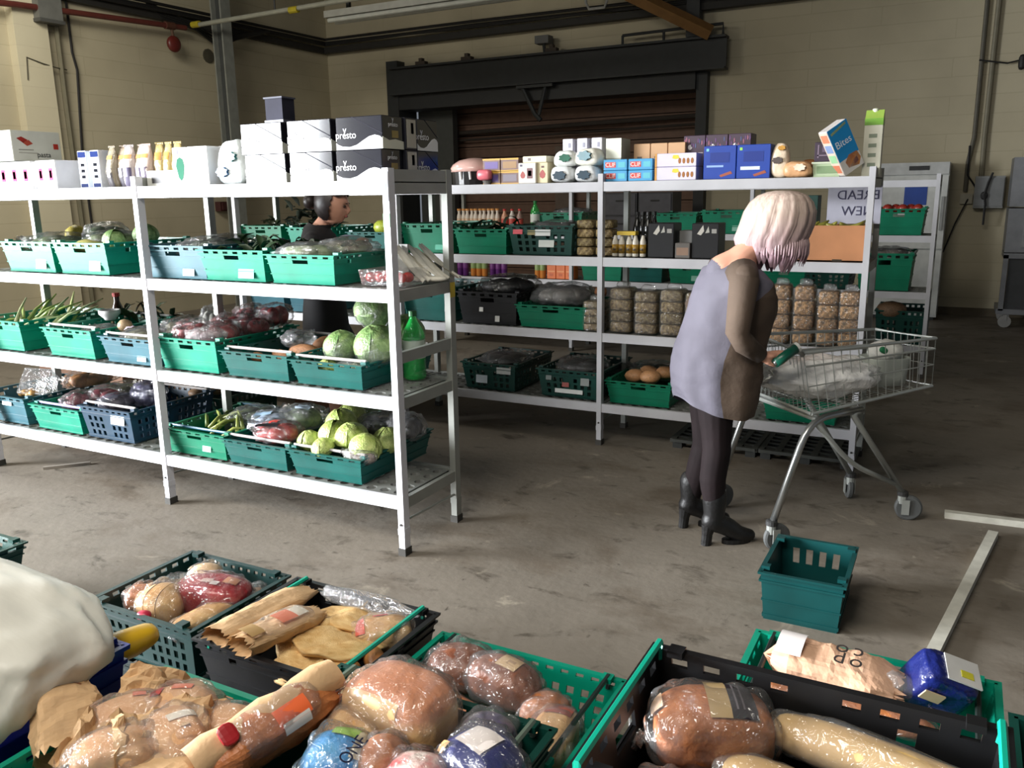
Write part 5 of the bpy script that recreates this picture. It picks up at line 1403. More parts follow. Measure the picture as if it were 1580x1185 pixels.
for (ax, ay, az), (dx, dy) in (((-.902, 3.662, .0), (.80, .60)), ((-1.058, 3.822, .0), (.80, .60))):
    A = Vector((ax, ay, 0)); D = Vector((dx, dy, 0)); Lr = Vector((-dy, dx, 0))
    mb = MB()
    limb(mb, [A + Vector((0, 0, .235)), A + Vector((0, 0, .12))], [.056, .047], 16, 4)
    limb(mb, [A - D * .012 + Vector((0, 0, .115)), A + D * .06 + Vector((0, 0, .085)), A + D * .125 + Vector((0, 0, .041)), A + D * .175 + Vector((0, 0, .032))], [.047, .045, .039, .030], 14, 4)
    me = fuse(mb, .007, 3)
    b_ = put('boot', me, BOOT, t)
    mb = MB()
    hr = [[A - D * .022 + D * (q * math.cos(a)) + Lr * (q * .95 * math.sin(a)) + Vector((0, 0, z)) - D * sh for a in [2 * PI * i / 12 for i in range(12)]] for z, q, sh in ((0, .024, .012), (.05, .025, .008), (.10, .036, 0))]
    mb.loft(hr); put('boot_heel', mb, BOOT, b_)
    mb = MB(); mb.loft([[A + D * (.112 + .07 * math.cos(a)) + Lr * (.033 * math.sin(a)) + Vector((0, 0, z)) for a in [2 * PI * i / 16 for i in range(16)]] for z in (0.0, .02)])
    put('sole', mb, BOOT, b_)
def hair_mat():
    m = mat((208, 188, 174), rough=.42, rgb2=(178, 154, 142), scale=34, stretch=(3, 3, .3), spec=.6)
    nt = m.node_tree
    L = nt.links.new
    b_ = nt.nodes['Principled BSDF']
    src = b_.inputs['Base Color'].links[0].from_socket
    tc = nt.nodes.new('ShaderNodeTexCoord'); sx = nt.nodes.new('ShaderNodeSeparateXYZ'); L(tc.outputs['Object'], sx.inputs[0])
    mr = nt.nodes.new('ShaderNodeMapRange'); mr.inputs['From Min'].default_value = 1.50; mr.inputs['From Max'].default_value = 1.30
    L(sx.outputs[2], mr.inputs['Value'])
    mx = nt.nodes.new('ShaderNodeMix'); mx.data_type = 'RGBA'; mx.blend_type = 'MULTIPLY'
    mx.inputs['B'].default_value = (.80, .68, .96, 1)
    L(mr.outputs[0], mx.inputs['Factor']); L(src, mx.inputs['A']); L(mx.outputs['Result'], b_.inputs['Base Color'])
    return m
HAIR = hair_mat()
IR = Vector((.883, .469, 0)); HC = Vector((-.713, 3.849, 0))
HR = [(294, 1195, 1214), (296, 1184, 1226), (301, 1172, 1238), (311, 1161, 1247), (325, 1154, 1252), (342, 1149, 1251), (356, 1144, 1246), (368, 1140, 1241), (380, 1142, 1236), (391, 1148, 1230), (400, 1154, 1224), (408, 1160, 1218)]
def hair_shell(k_in, amp, seed):
    mb = MB(); rings = []; N = 72
    for i, (y, xl, xr) in enumerate(HR):
        z = 1.602 - (y - 293) / 348; cx = ((xl + xr) / 2 - 1203) / 348; rx = (xr - xl) / 2 / 348 * k_in
        ry = (.02, .05, .08, .095, .104, .106, .104, .100, .093, .084, .074, .062)[i] * k_in
        ring = []
        for j in range(N):
            a = 2 * PI * j / N
            q = 1 + amp * (.035 * math.sin(17 * a + seed) + .03 * math.sin(29 * a + seed) + .05 * noise.noise(Vector((math.cos(a) * 6 + seed, math.sin(a) * 6, i * .1)))) * min(1, i / 4)
            zz = z - (i - 8) * .008 * (math.sin(11 * a + seed) + noise.noise(Vector((a * 5, seed, 3)))) * (1 if i > 8 else 0)
            # the back of the bob ends higher than the sides
            zz += max(0, i - 6) * .010 * max(0, -math.cos(a + .2)) 
            c = HC + IR * cx
            ring.append((c.x + IR.x * rx * q * math.cos(a) + PR.x * ry * q * math.sin(a), c.y + IR.y * rx * q * math.cos(a) + PR.y * ry * q * math.sin(a), zz))
        rings.append(ring)
    mb.loft(rings, 0, False)
    nf = []
    for k, f_ in enumerate(mb.f):
        i, j = divmod(k, N)
        a = (j + .5) / N * 2 * PI
        d = abs((a - (-.35) + PI) % (2 * PI) - PI)
        if i >= 4 and d < .55: continue
        nf.append(f_)
    mb.f = nf; mb.m = [0] * len(nf)
    return mb
put('hair', hair_shell(1, 1, 0), HAIR, t, smooth=True)
put('hair_underlayer', hair_shell(.95, 1.4, 2), HAIR, t, smooth=True)
for k in range(46):     # loose strands along the ends and over the nape
    a = PI * (-.15 + 1.25 * k / 45)
    y0, rx, ry = 352, .146, .106
    c = HC + IR * (-.012)
    def pt(s_, z): return c + IR * (rx * s_ * math.cos(a)) + PR * (ry * s_ * math.sin(a)) + Vector((0, 0, z))
    e = R.uniform(.70, .86)
    zt = 1.285 + R.uniform(-.018, .03) + (.05 * max(0, -math.cos(a)))
    put('hair_lock', MB().tube([pt(.84, 1.42), pt(.90, 1.37), pt(min(.92, .48 + .5 * e), 1.33), pt(e * .97, zt)], [.002, .0055, .005, .0012], 6), HAIR, t, smooth=True)

# the dark-haired woman between the racks
t = thing('person', 'dark-haired woman in a black top standing between the two racks', 'person', (0, 0, 0))
F2, R2 = Vector((.883, .469, 0)), Vector((.469, -.883, 0))
mb = MB()
HM = frame((.90, .43, 0), .22, (-3.452, 4.18, 1.555))
head_mesh(mb, HM, .98)
def W(f_, r_, z): return Vector((-3.56, 4.17, 0)) + F2 * f_ + R2 * r_ + Vector((0, 0, z))
limb(mb, [W(-.02, 0, 1.38), W(.05, 0, 1.47)], [.055, .05])
limb(mb, [W(.0, 0, .90), W(.0, 0, 1.08), W(-.01, 0, 1.25), W(-.01, 0, 1.36)], [.13, .11, .125, .08])
limb(mb, [W(-.02, .16, 1.345), W(-.01, 0, 1.37), W(-.02, -.16, 1.345)], [.052, .06, .052])
limb(mb, [W(-.02, .165, 1.34), W(.03, .20, 1.10), W(.20, .08, 1.26)], [.05, .042, .026])
limb(mb, [W(-.02, -.165, 1.34), W(.03, -.20, 1.10), W(.20, -.06, 1.24)], [.05, .042, .026])
hand(mb, W(.20, .08, 1.26), W(.245, .05, 1.325), (.2, 1, 0), (.8, .4, -.3), .95)
hand(mb, W(.20, -.06, 1.24), W(.25, -.02, 1.30), (.2, 1, 0), (.8, .4, -.3), .95)
for s_ in (1, -1):
    o_ = W(.07 if s_ > 0 else .21, .085 * s_, 0)
    limb(mb, [W(0, .08 * s_, .84), o_ + Vector((.02, .0, .46)), o_ + Vector((-.01, 0, .32)), o_ + Vector((0, 0, .08))], [.095, .062, .058, .038])
    limb(mb, [o_ + Vector((0, 0, .06)), o_ + F2 * .10 + Vector((0, 0, .035)), o_ + F2 * .16 + Vector((0, 0, .03))], [.038, .034, .024])
BTOP = mat((26, 24, 27), rough=.8, var=.1)
body = person_body(t, mb, [SKIN, BTOP], lambda c: 1 if c.z < .09 or (.52 < c.z < 1.435 and (c - W(.22, .02, 1.29)).length > .17) else 0)
face_bits(body, HM, .98, (160, 84, 80))
mb = MB(); rings = []
for z, fc, rf, rr in ((1.43, .0, .066, .075), (1.405, -.01, .085, .13), (1.37, -.01, .10, .19), (1.28, -.01, .125, .19), (1.15, 0, .125, .165), (1.03, 0, .118, .15), (.92, 0, .135, .17), (.80, 0, .145, .18), (.60, .01, .15, .185), (.52, .01, .15, .18)):
    rings.append([W(fc + rf * math.cos(a), rr * math.sin(a), z + (-.02 * math.cos(a) if z > 1.38 else 0)) for a in [2 * PI * i / 32 for i in range(32)]])
mb.loft(rings, 0, False); put('dress', mb, BTOP, t, smooth=True)
for s_ in (1, -1):
    mb = MB(); mb.tube([W(-.015, .15 * s_, 1.36), W(-.01, .175 * s_, 1.29), W(.015, .19 * s_, 1.18), W(.03, .20 * s_, 1.11), W(.10, .15 * s_, 1.16)], [.06, .06, .055, .05, .046], 14); put('sleeve', mb, BTOP, t, smooth=True)
HD = mat((42, 30, 28), rough=.45, rgb2=(26, 20, 20), scale=30, stretch=(3, 3, .4))
vs, fs = ico(4); mb = MB()
keep = [f_ for f_ in fs if (lambda c: not (c.x > .12 and c.z < .55 - .2 * abs(c.y)) and c.z > -.85)(sum((Vector(vs[i]) for i in f_), Vector()) / 3)]
mb.add([HM @ Vector((p[0] * .112 - .010, p[1] * .092, p[2] * .128 + .012 + (.006 * math.sin(p[1] * 40)))) for p in vs], keep)
put('hair', mb, HD, t, smooth=True)
put('hair_bun', MB().sell(.045, .05, .05, 1, 1, 14, 10, HM @ Vector((-.14, 0, -.01))), HD, t, smooth=True)
leaves('dark bushy greens in the crate behind the dark-haired woman', -4.42, 5.15, 1.36, .28, .3, .20, (44, 50, 38), 46, seed=21, long=.12, wide=.05)

# ------------------------------------------------ shopping trolley
t = thing('shopping_trolley', 'shallow wire shopping trolley on four tall tubular legs', 'trolley', (0, 0, 0))
CH = mat((168, 170, 168), rough=.28, metal=.9, var=.05)
CH2 = mat((176, 180, 176), rough=.32, metal=.45, var=.05)
NR, NF, FF, FRr = Vector((-.575, 3.81, .90)), Vector((-.072, 4.45, .90)), Vector((-.357, 4.63, .90)), Vector((-.870, 4.24, .90))      # rim corners
nr, nf, ff, fr = Vector((-.530, 3.85, .62)), Vector((-.070, 4.462, .665)), Vector((-.335, 4.63, .665)), Vector((-.855, 4.18, .62))   # floor corners
put('rim', MB().tube([NR, NF, FF, FRr, NR], .008, 8), CH2, t)
put('lower_rim', MB().tube([nr, nf, ff, fr, nr], .008, 8), CH2, t)
put('middle_rail', MB().tube([NR.lerp(nr, .22), NF.lerp(nf, .22), FF.lerp(ff, .22), FRr.lerp(fr, .22)], .005, 6), CH2, t)
put('middle_rail', MB().tube([NR.lerp(nr, .55), NF.lerp(nf, .55), FF.lerp(ff, .55), FRr.lerp(fr, .55)], .0028, 6), CH2, t)
# two deep bumper rails on the far side
put('side_rail', MB().tube([FRr.lerp(fr, .36), FF.lerp(ff, .36)], .014, 6), CH2, t)
mb = MB()
for A0, A1, B0, B1, n in ((NR, NF, nr, nf, 15), (NF, FF, nf, ff, 9), (FF, FRr, ff, fr, 14), (FRr, NR, fr, nr, 14)):
    for k in range(n + 1):
        mb.tube([A0.lerp(A1, k / n), B0.lerp(B1, k / n)], .0018, 4, 0, False)
o = put('wire_sides', mb, CH2, t); o['kind'] = 'stuff'
mb = MB()
for k in range(15):
    mb.tube([nr.lerp(fr, k / 14), nf.lerp(ff, k / 14)], .0018, 4, 0, False)
for k in range(1, 8):
    mb.tube([nr.lerp(nf, k / 8), fr.lerp(ff, k / 8)], .0025, 4, 0, False)
o = put('wire_floor', mb, CH2, t); o['kind'] = 'stuff'
WN, WFn, WFf = Vector((-.65, 3.70, 0)), Vector((-.15, 4.365, 0)), Vector((-.41, 4.55, 0))
WR2 = Vector((-1.0, 4.12, 0))
def bend(pts, n=6):
    pts = [Vector(p) for p in pts]; out = [pts[0]]
    for i in range(1, len(pts) - 1):
        a, b, c = pts[i - 1], pts[i], pts[i + 1]
        r_ = min((a - b).length, (c - b).length) * .38
        p0, p1 = b + (a - b).normalized() * r_, b + (c - b).normalized() * r_
        for k in range(n + 1):
            q = k / n; out.append(p0 * (1 - q) ** 2 + b * 2 * q * (1 - q) + p1 * q * q)
    return out + [pts[-1]]
put('leg_frame', MB().tube(bend([WN + Vector((0, 0, .12)), (-.535, 3.85, .595), (-.345, 4.10, .602)]), .0165, 12), CH, t, smooth=True)
put('leg_frame', MB().tube(bend([WR2 + Vector((0, 0, .12)), (-.87, 4.19, .595), (-.62, 4.40, .602)]), .0165, 12), CH, t, smooth=True)
put('front_leg', MB().tube(bend([(-.345, 4.10, .60), (-.38, 4.05, .59), WFn + Vector((0, 0, .135))]), .0145, 10), CH2, t, smooth=True)
put('front_leg', MB().tube(bend([(-.62, 4.40, .60), (-.64, 4.36, .585), WFf + Vector((0, 0, .135))]), .0145, 10), CH2, t, smooth=True)
put('brace_tube', MB().tube(bend([(-.51, 3.88, .57), (-.373, 4.063, .345), (-.19, 4.30, .20)]), .012, 10), CH2, t, smooth=True)
put('cross_bar', MB().tube([(-.345, 4.10, .602), (-.62, 4.40, .602)], .012, 8).tube([(-.51, 3.88, .59), (-.85, 4.20, .59)], .012, 8), CH2, t)
for W0, ang in ((WN, .75), (WR2, .9), (WFn, .2), (WFf, 1.9)):
    p = put('caster_fork', MB().tube([(0, 0, .085), (0, 0, .135)], .022, 12).box((.014, .024, .07), (.035, .004, .075)).box((.014, -.024, .07), (.035, .004, .075)), CH2, t, W0, (0, 0, ang))
    put('caster_collar', MB().lathe([(.026, .125), (.026, .145), (.018, .15)], 14), plain((50, 50, 50), .6), p)
    put('wheel', MB().lathe([(.02, -.014), (.056, -.014), (.064, -.008), (.064, .008), (.056, .014), (.02, .014)], 24), plain((84, 86, 86), .6), p, (.03, 0, .064), (PI / 2, 0, 0))
GH = plain((14, 84, 66), .35)
put('handle_arm', MB().tube(bend([NR + Vector((0, 0, -.01)), (-.60, 3.785, .928), (-.675, 3.69, .868)]), .011, 8), CH, t, smooth=True)
put('handle_arm', MB().tube([FRr, (-.905, 4.20, .915), (-.935, 4.15, .90)], .011, 8), CH, t, smooth=True)
put('handle_grip', MB().tube([(-.603, 3.783, .925), (-.672, 3.694, .870)], .022, 14), GH, t, smooth=True)
put('handle_grip', MB().tube([(-.672, 3.70, .872), (-.92, 4.16, .905)], .016, 12), GH, t, smooth=True)
put('end_clip', MB().tube([(-.595, 3.79, .932), (-.603, 3.783, .926)], .024, 12), plain((206, 206, 200), .3), t)
tag(put('silver_bag', lump(('silver',), lambda p: Vector((p.x * .30, p.y * .16, p.z * .095)) * (1 + .16 * noise.noise(p * 3.1) + .10 * abs(noise.noise(p * 7)) + .05 * noise.noise(p * 15)), 4), mat((250, 249, 246), rough=.22, var=.02, bump=.9, bscale=16, coat=.6, spec=.9), None, (-.545, 4.10, .745), (0, .04, .72)), 'crumpled silver insulated bag lying in the trolley', 'bag')
t = thing('clear_tub', 'translucent tub holding a white film bundle at the trolley front', 'tub', (-.285, 4.40, .672), .7)
mb = MB(); rings = []
for z, s_ in ((0, .86), (.05, .9), (.13, 1), (.135, 1), (.13, .96), (.01, .84)):
    rings.append([(.105 * s_ * sp(math.cos(a), .5) * (1 + .012 * math.cos(28 * a)), .085 * s_ * sp(math.sin(a), .5) * (1 + .012 * math.cos(28 * a)), z) for a in [2 * PI * i / 56 for i in range(56)]])
mb.loft(rings); put('tub_body', mb, mat((190, 196, 188), rough=.25, var=.04, alpha=.72), t, smooth=True)
put('tub_bundle', lump(('bundle',), lambda p: Vector((p.x * .085, p.y * .07, p.z * .06)) * (1 + .15 * noise.noise(p * 3) + .06 * noise.noise(p * 10)), 3), mat((206, 206, 200), rough=.3, bump=.6, bscale=20), t, (0, 0, .155))
put('green_print', MB().sell(.022, .012, .016, .8, .8, 10, 6), plain((30, 110, 70), .4), t, (-.05, -.055, .175), (0, .5, 0))
# ------------------------------------------------ things on the floor
crate('dark teal shopping basket crate standing empty on the floor', -.415, 3.225, 0, .295, .385, .20, mat((8, 66, 66), rough=.38, var=.12, scale=5), 'basket', 0, None)
tag(put('timber_batten', MB().box((0, 0, .016), (.042, 1.75, .032)), plain((196, 194, 182), .6, scale=20), None, (.105, 3.44, 0), (0, 0, rad(-9.4))), 'pale painted batten lying on the floor, pointing towards the bread crates', 'batten')
tag(put('timber_batten', MB().box((0, 0, .016), (1.2, .042, .032)), plain((200, 198, 186), .6, scale=20), None, (.64, 4.53, 0), (0, 0, rad(4.0))), 'pale painted batten lying on the floor at the right edge', 'batten')
crate('dark green crate, lower of the pair at the left edge', -3.45, 1.62, 0, .42, .6, .15, BLACKP, 'solid', PI / 2)
crate('dark green crate, upper of the pair at the left edge', -3.45, 1.62, .15, .42, .6, .15, DKGREEN, 'solid', PI / 2)
film_bag('bag of pale rolls in the crate at the left edge', -3.35, 1.66, .19, (.3, .26, .10), (130, 126, 110), None, .3, .2, 61)

tag(put('wood_stick', MB().box((0, 0, .008), (.26, .025, .016)), plain((150, 142, 132), .7), None, (-4.77, 3.10, 0), (0, 0, .85)), 'short pale stick lying on the floor under the left rack', 'stick')
# ------------------------------------------------ bread crates in the foreground
BR = PI / 2
TURQ = plain((10, 150, 124), .35)
DARKARM = plain((26, 34, 32), .45)
def stacked(label, base_label, u, v, rim, h, w, d, m, m2, style, rot, arms, n=1, up=.004, style2='solid', inset=.045):
    hb = (rim - h) / n
    for k in range(n):
        crate(base_label + ('' if n == 1 else (', lower' if k == 0 else ', upper')), u, v, k * hb, w, d, hb - .002, m2, style2, rot)
    return crate(label, u, v, rim - h, w, d, h, m, style, rot, arms, up, inset)
stacked('dark green crate of bread with the red loaf bag, at the back left', 'black crate under the red-loaf bread crate', -2.135, 1.755, .36, .18, .41, .45, mat((5, 44, 42), rough=.38, var=.12, scale=5), mat((8, 30, 30), rough=.4, var=.12, scale=5), 'vent', BR, None, 1, .004, 'vent')
stacked('black crate of flatbreads with a green carrying bar', 'black crate under the flatbread crate', -1.59, 1.745, .36, .17, .43, .55, BLACKP, BLACKP, 'solid', BR, TURQ, 1, .012)
stacked('bright green crate of dark wrapped loaves with black bars', 'green crate under the dark loaves', -.985, 1.725, .32, .17, .41, .575, GREEN, GREEN2, 'vent', BR, DARKARM, 1, .006)
stacked('bright green crate heaped with paper-bagged bread at bottom left', 'green crate under the paper-bagged bread', -1.51, 1.00, .43, .18, .40, .60, GREEN, GREEN2, 'solid', 0, None, 1)
stacked('dull green crate holding the big wrapped loaf', 'dark green crate under the big wrapped loaf', -.995, 1.285, .45, .18, .40, .585, DKGREEN, DKGREEN, 'solid', BR, plain((96, 112, 100), .45), 1, .01)
stacked('tall black crate with turquoise bars at bottom right', 'black crate beneath the tall black crate', -.165, 1.265, .72, .24, .42, .605, BLACKP, BLACKP, 'solid', BR, TURQ, 2, .012, 'solid', .008)
stacked('bright green crate with a paper-bagged loaf behind the tall black crate', 'green crate under the paper-bagged loaf crate', -.12, 2.085, .36, .18, .40, .60, GREEN, GREEN2, 'solid', BR, DARKARM, 1, .004)
stacked('dark green crate cut off at the bottom right corner', 'dark green crate beneath the corner crate', .47, 1.52, .60, .20, .42, .60, DKGREEN, DKGREEN, 'solid', BR, plain((80, 130, 112), .4), 2, .006)
stacked('royal blue crate under the white bag at bottom left', 'blue crate on the floor under the royal blue crate', -2.10, .95, .50, .28, .60, .62, BLUEP, BLUEP, 'solid', BR, None, 1)

CRUST = mat((186, 116, 66), rough=.5, rgb2=(146, 84, 44), scale=13, bump=.45, bscale=30)
CRUSTD = mat((138, 80, 50), rough=.45, rgb2=(104, 56, 36), scale=13, bump=.45, bscale=30)
CRUSTP = mat((214, 178, 124), rough=.55, rgb2=(180, 132, 80), scale=11, bump=.4, bscale=30)
KRAFT = mat((200, 164, 122), rough=.75, var=.08, scale=7, bump=.35, bscale=16)
KRAFTP = mat((206, 164, 134), rough=.75, var=.06, scale=7, bump=.35, bscale=16)
def loaf(label, u, v, z, L, W_, H_, rot, m, alpha=.12, patches=(), tilt=(0, 0), e1=.55, e2=.5, name='wrapped_loaf', group=None, tails=(), film_m=None, curve=0., cat='bread', slices=0, seed=1):
    t = thing(name, label, cat, (u, v, z), (tilt[0], tilt[1], rot), group)
    a, b, c = L / 2, W_ / 2, H_ / 2
    def warp(p):
        q = p.copy()
        q.z += (.10 * H_ * math.cos(q.x / a * 1.4)) + curve * (q.x / a) ** 2
        q.y += curve * 1.5 * (q.x / a) ** 2
        n = noise.noise(Vector((q.x * 14 + seed, q.y * 14, q.z * 14))) * .05
        return Vector((q.x, q.y * (1 + n), q.z * (1 + n)))
    mb = MB(); mb.sell(a, b, c, e1, e2, 28, 18, (0, 0, 0), 0, warp)
    put('loaf_body', mb, m, t, smooth=True)
    if slices:
        mb = MB()
        for k in range(1, slices):
            x = -a * .86 + 1.72 * a * k / slices
            mb.sell(.0018, b * 1.004, c * 1.004, .3, e2, 28, 4, (x, 0, .10 * H_ * math.cos(x / a * 1.4)))
        o = put('slice_line', mb, plain((96, 60, 36), .7), t)
    def surf(eta, w_, k):
        p = Vector((a * k * sp(math.sin(eta), e1), b * k * sp(math.cos(eta), e1) * sp(math.cos(w_), e2), c * k * sp(math.cos(eta), e1) * sp(math.sin(w_), e2)))
        return warp(p)
    if alpha:
        mb = MB()
        def cr(p):
            d = .014 * noise.noise(p * 16 + Vector((seed * 3, 0, 0))) + .020 * abs(noise.noise(p * 26 + Vector((0, seed, 0)))) + .002
            return warp(p) + p.normalized() * d
        mb.sell(a * 1.03, b * 1.03, c * 1.03, e1, e2, 56, 40, (0, 0, 0), 0, cr)
        put('film_wrap', mb, film_m or film(alpha), t, smooth=True)
    for sgn in tails:
        mb = MB(); rings = []
        for i in range(6):
            q = i / 5; wd = (.30 - .22 * min(1, q * 2.2) + .34 * max(0, q - .45)) * W_
            x = sgn * (a * (.97 + .42 * q))
            rings.append([(x, wd * math.cos(k * 2 * PI / 12) * (1 + .2 * math.sin(k * 3 + i)), -.1 * H_ + wd * .45 * math.sin(k * 2 * PI / 12) + .012 * math.sin(k * 5 + i * 2)) for k in range(12)])
        mb.loft(rings, 0, False); put('film_tail', mb, film(.4), t, smooth=True)
    for pt in patches:
        e0, e1_, w0, w1, col = pt[:5]
        k_ = pt[5] if len(pt) > 5 else 1.06
        nn = 7; vs = []
        for i in range(nn):
            for j in range(nn):
                # even spacing in distance rather than in angle
                sx = e0 + (e1_ - e0) * i / (nn - 1); eta = math.asin(max(-1, min(1, math.copysign(abs(sx) ** (1 / e1), sx))))
                sy = w0 + (w1 - w0) * j / (nn - 1)
                cw = math.copysign(abs(sy) ** (1 / e2), sy); w_ = math.acos(max(-1, min(1, cw)))
                vs.append(surf(eta, w_, k_))
        mb = MB(); mb.add(vs, [(i * nn + j, (i + 1) * nn + j, (i + 1) * nn + j + 1, i * nn + j + 1) for i in range(nn - 1) for j in range(nn - 1)])
        put('printed_label', mb, mat(col, rough=.4, var=.04, coat=.3), t, smooth=True)
    return t
def paper(label, u, v, z, L, W_, H_, rot, m=None, tilt=(0, 0), open_end=True, seed=1, patches=(), name='paper_bread_bag', fold=.0, win=None):
    t = thing(name, label, 'bread', (u, v, z), (tilt[0], tilt[1], rot))
    m = m or KRAFT
    mb = MB(); rings = []; N = 30; K = 26
    for i in range(K + 1):
        q = i / K; ring = []
        f_ = min(1, (q * 5) ** .5) if not open_end else 1 - .12 * (1 - q)
        g = 1 if q < .72 else 1 - ((q - .72) / .28) ** 1.6 * .72
        for j in range(N):
            a = 2 * PI * j / N
            n = .12 * noise.noise(Vector((q * 4 + seed * 4, math.cos(a) * 1.2, math.sin(a) * 1.2))) - .20 * abs(noise.noise(Vector((q * 4.5, math.cos(a) * 1.3 + seed, math.sin(a) * 1.3)))) + .07 * abs(noise.noise(Vector((q * 11 + seed, math.cos(a) * 3, math.sin(a) * 3 + seed))))
            x = (q - .5) * L + (0 if 0 < i < K else .05 * L * noise.noise(Vector((a * 2.6, seed, i))) + .012 * math.sin(a * 13))
            ring.append((x, W_ / 2 * sp(math.cos(a), .7) * f_ * (1 + n) * (1 if q < .8 else 1 - .3 * (q - .8) / .2), H_ / 2 * sp(math.sin(a), .7) * f_ * g * (1 + n)))
        rings.append(ring)
    mb.loft(rings, 0, False)
    k = len(mb.v) - N
    mb.f.append(tuple(range(k, k + N))); mb.m.append(0)
    if not open_end:
        mb.f.append(tuple(range(N - 1, -1, -1))); mb.m.append(0)
    put('bag_paper', mb, m, t, smooth=False)
    if open_end:
        mb = MB(); mb.sell(L * .40, W_ * .36, H_ * .34, .6, .7, 18, 10, (.02, 0, 0)); put('bread_inside', mb, CRUSTD, t, smooth=True)
    for (x0, x1, y0, y1, col) in patches:
        vs = []; nn = 6
        for i in range(nn):
            for j in range(nn):
                x = x0 + (x1 - x0) * i / (nn - 1); y = y0 + (y1 - y0) * j / (nn - 1)
                g = 1 if x + .5 < .72 else 1 - ((x + .5 - .72) / .28) ** 1.6 * .72
                yy = min(.97, abs(y * 2))
                zz = (1 - yy ** (2 / .7)) ** (.7 / 2)
                vs.append((x * L, y * W_, H_ / 2 * g * zz * 1.13 + .004))
        mb = MB(); mb.add(vs, [(i * nn + j, (i + 1) * nn + j, (i + 1) * nn + j + 1, i * nn + j + 1) for i in range(nn - 1) for j in range(nn - 1)])
        put('printed_label', mb, mat(col, rough=.45, var=.05), t, smooth=True)
    if win:
        mb = MB(); mb.sell(L * .36, W_ * .47, H_ * .5, .6, .7, 24, 14, (.0, 0, .012), 0, lambda p: p * (1 + .08 * noise.noise(p * 30))); put('film_window', mb, film(win), t, smooth=True)
    return t
# crate with the red loaf bag
REDB = mat((150, 26, 36), rough=.3, var=.12, scale=8, bump=.5, bscale=24, coat=.4)
loaf('bread loaf in a red printed bag, back left crate', -2.06, 1.775, .325, .25, .15, .12, .28, REDB, .10, [(-.2, .1, -.35, -.05, (196, 170, 160)), (.35, .7, -.2, .3, (176, 120, 90)), (.1, .3, -.5, -.2, (210, 196, 190))], seed=2, tails=(1,))
loaf('clear bag of brown rolls with a red clip, left of the red bag', -2.17, 1.665, .325, .15, .14, .12, .28, CRUSTP, .22, (), e1=.8, e2=.8, seed=3, tails=(-1,), slices=3)
tag(put('bag_clip', MB().sell(.022, .018, .014, .8, .8, 10, 6), plain((170, 30, 60), .4), None, (-2.13, 1.565, .352), (0, 0, .3), smooth=True), 'small red clip at the neck of the clear roll bag', 'clip')
loaf('long flat pale loaf at the front right of the back left crate', -1.985, 1.70, .315, .09, .27, .07, -.1, CRUSTP, .14, (), seed=4)
loaf('pale cut roll at the back corner of the back left crate', -2.20, 1.87, .33, .12, .09, .08, .6, mat((220, 186, 146), rough=.6, var=.1), .12, (), e1=.8, e2=.8, seed=5)
loaf('orange-brown roll at the left edge of the back left crate', -2.27, 1.67, .325, .11, .09, .08, .6, CRUST, .22, (), e1=.8, e2=.8, seed=6, tails=(1,))
film_bag('clear bag of rolls along the back of the back left crate', -2.27, 1.80, .265, (.13, .18, .08), (150, 120, 84), None, .28, .3, 66)
film_bag('clear bag at the right back corner of the back left crate', -1.98, 1.85, .28, (.10, .16, .07), (170, 136, 104), None, .3, .3, 67)
# flatbreads
paper('long brown paper bread bag hanging over the left of the flatbread crate', -1.775, 1.72, .375, .43, .11, .05, 1.66, KRAFT, (.12, .12), True, 3)
paper('film-fronted brown bread bag with an orange label, flatbread crate', -1.645, 1.65, .385, .30, .10, .06, 1.50, KRAFT, (.1, .10), True, 7, [(-.08, .12, -.28, .3, (224, 120, 80)), (.12, .26, -.28, .25, (226, 216, 200)), (-.46, -.30, -.3, .3, (170, 136, 84))], win=.25)
FLAT = mat((228, 194, 136), rough=.6, rgb2=(204, 160, 98), scale=3.5, bump=.35, bscale=24)
for k, (x, y, z, s, tx, ty) in enumerate(((-1.55, 1.80, .315, .15, .15, .1), (-1.50, 1.74, .335, .15, -.1, .15), (-1.58, 1.70, .325, .13, .1, -.1), (-1.53, 1.87, .325, .13, .3, .0), (-1.52, 1.64, .315, .12, -.2, .1))):
    def fnf(p): return Vector((p.x, p.y, p.z)) * (1 + .06 * noise.noise(p * 2.4))
    t = put('flatbread', lump(('flat', k % 3), lambda p: Vector((p.x, p.y, p.z + .9 * noise.noise(Vector((p.x * 2.2 + k, p.y * 2.2, 0))))) * (1 + .16 * noise.noise(p * 1.6 + Vector((k, 0, 0)))), 3), FLAT, None, (x, y, z), (tx, ty, k), (s, s * .78, .024))
    tag(t, ('pale flatbread at the back centre of the flatbread pile', 'largest pale flatbread lying on top of the pile', 'flatbread beside the orange-labelled bag', 'flatbread tilted against the back of its crate', 'flatbread at the front edge of the pile')[k], 'flatbread')
film_bag('crumpled clear film along the back of the flatbread crate', -1.55, 1.925, .33, (.34, .06, .06), None, None, .4, 0, 68)
loaf('sliced bread pack with red print under the green bar', -1.42, 1.83, .325, .17, .12, .08, .7, CRUSTP, .22, [(-.9, -.6, -.8, .8, (206, 90, 70)), (-.3, .2, .55, .9, (196, 70, 60))], seed=8)
for k, (x, y) in enumerate(((-1.46, 1.66), (-1.40, 1.62), (-1.37, 1.72))):
    loaf('golden croissant at the front right of the flatbread crate, %s' % ('left', 'front', 'right')[k], x, y, .315, .12, .06, .055, .5 + k, mat((176, 120, 62), rough=.45, rgb2=(130, 80, 40), scale=14, bump=.4), 0, (), e1=.9, e2=.9, seed=9 + k, group='croissants', name='croissant')
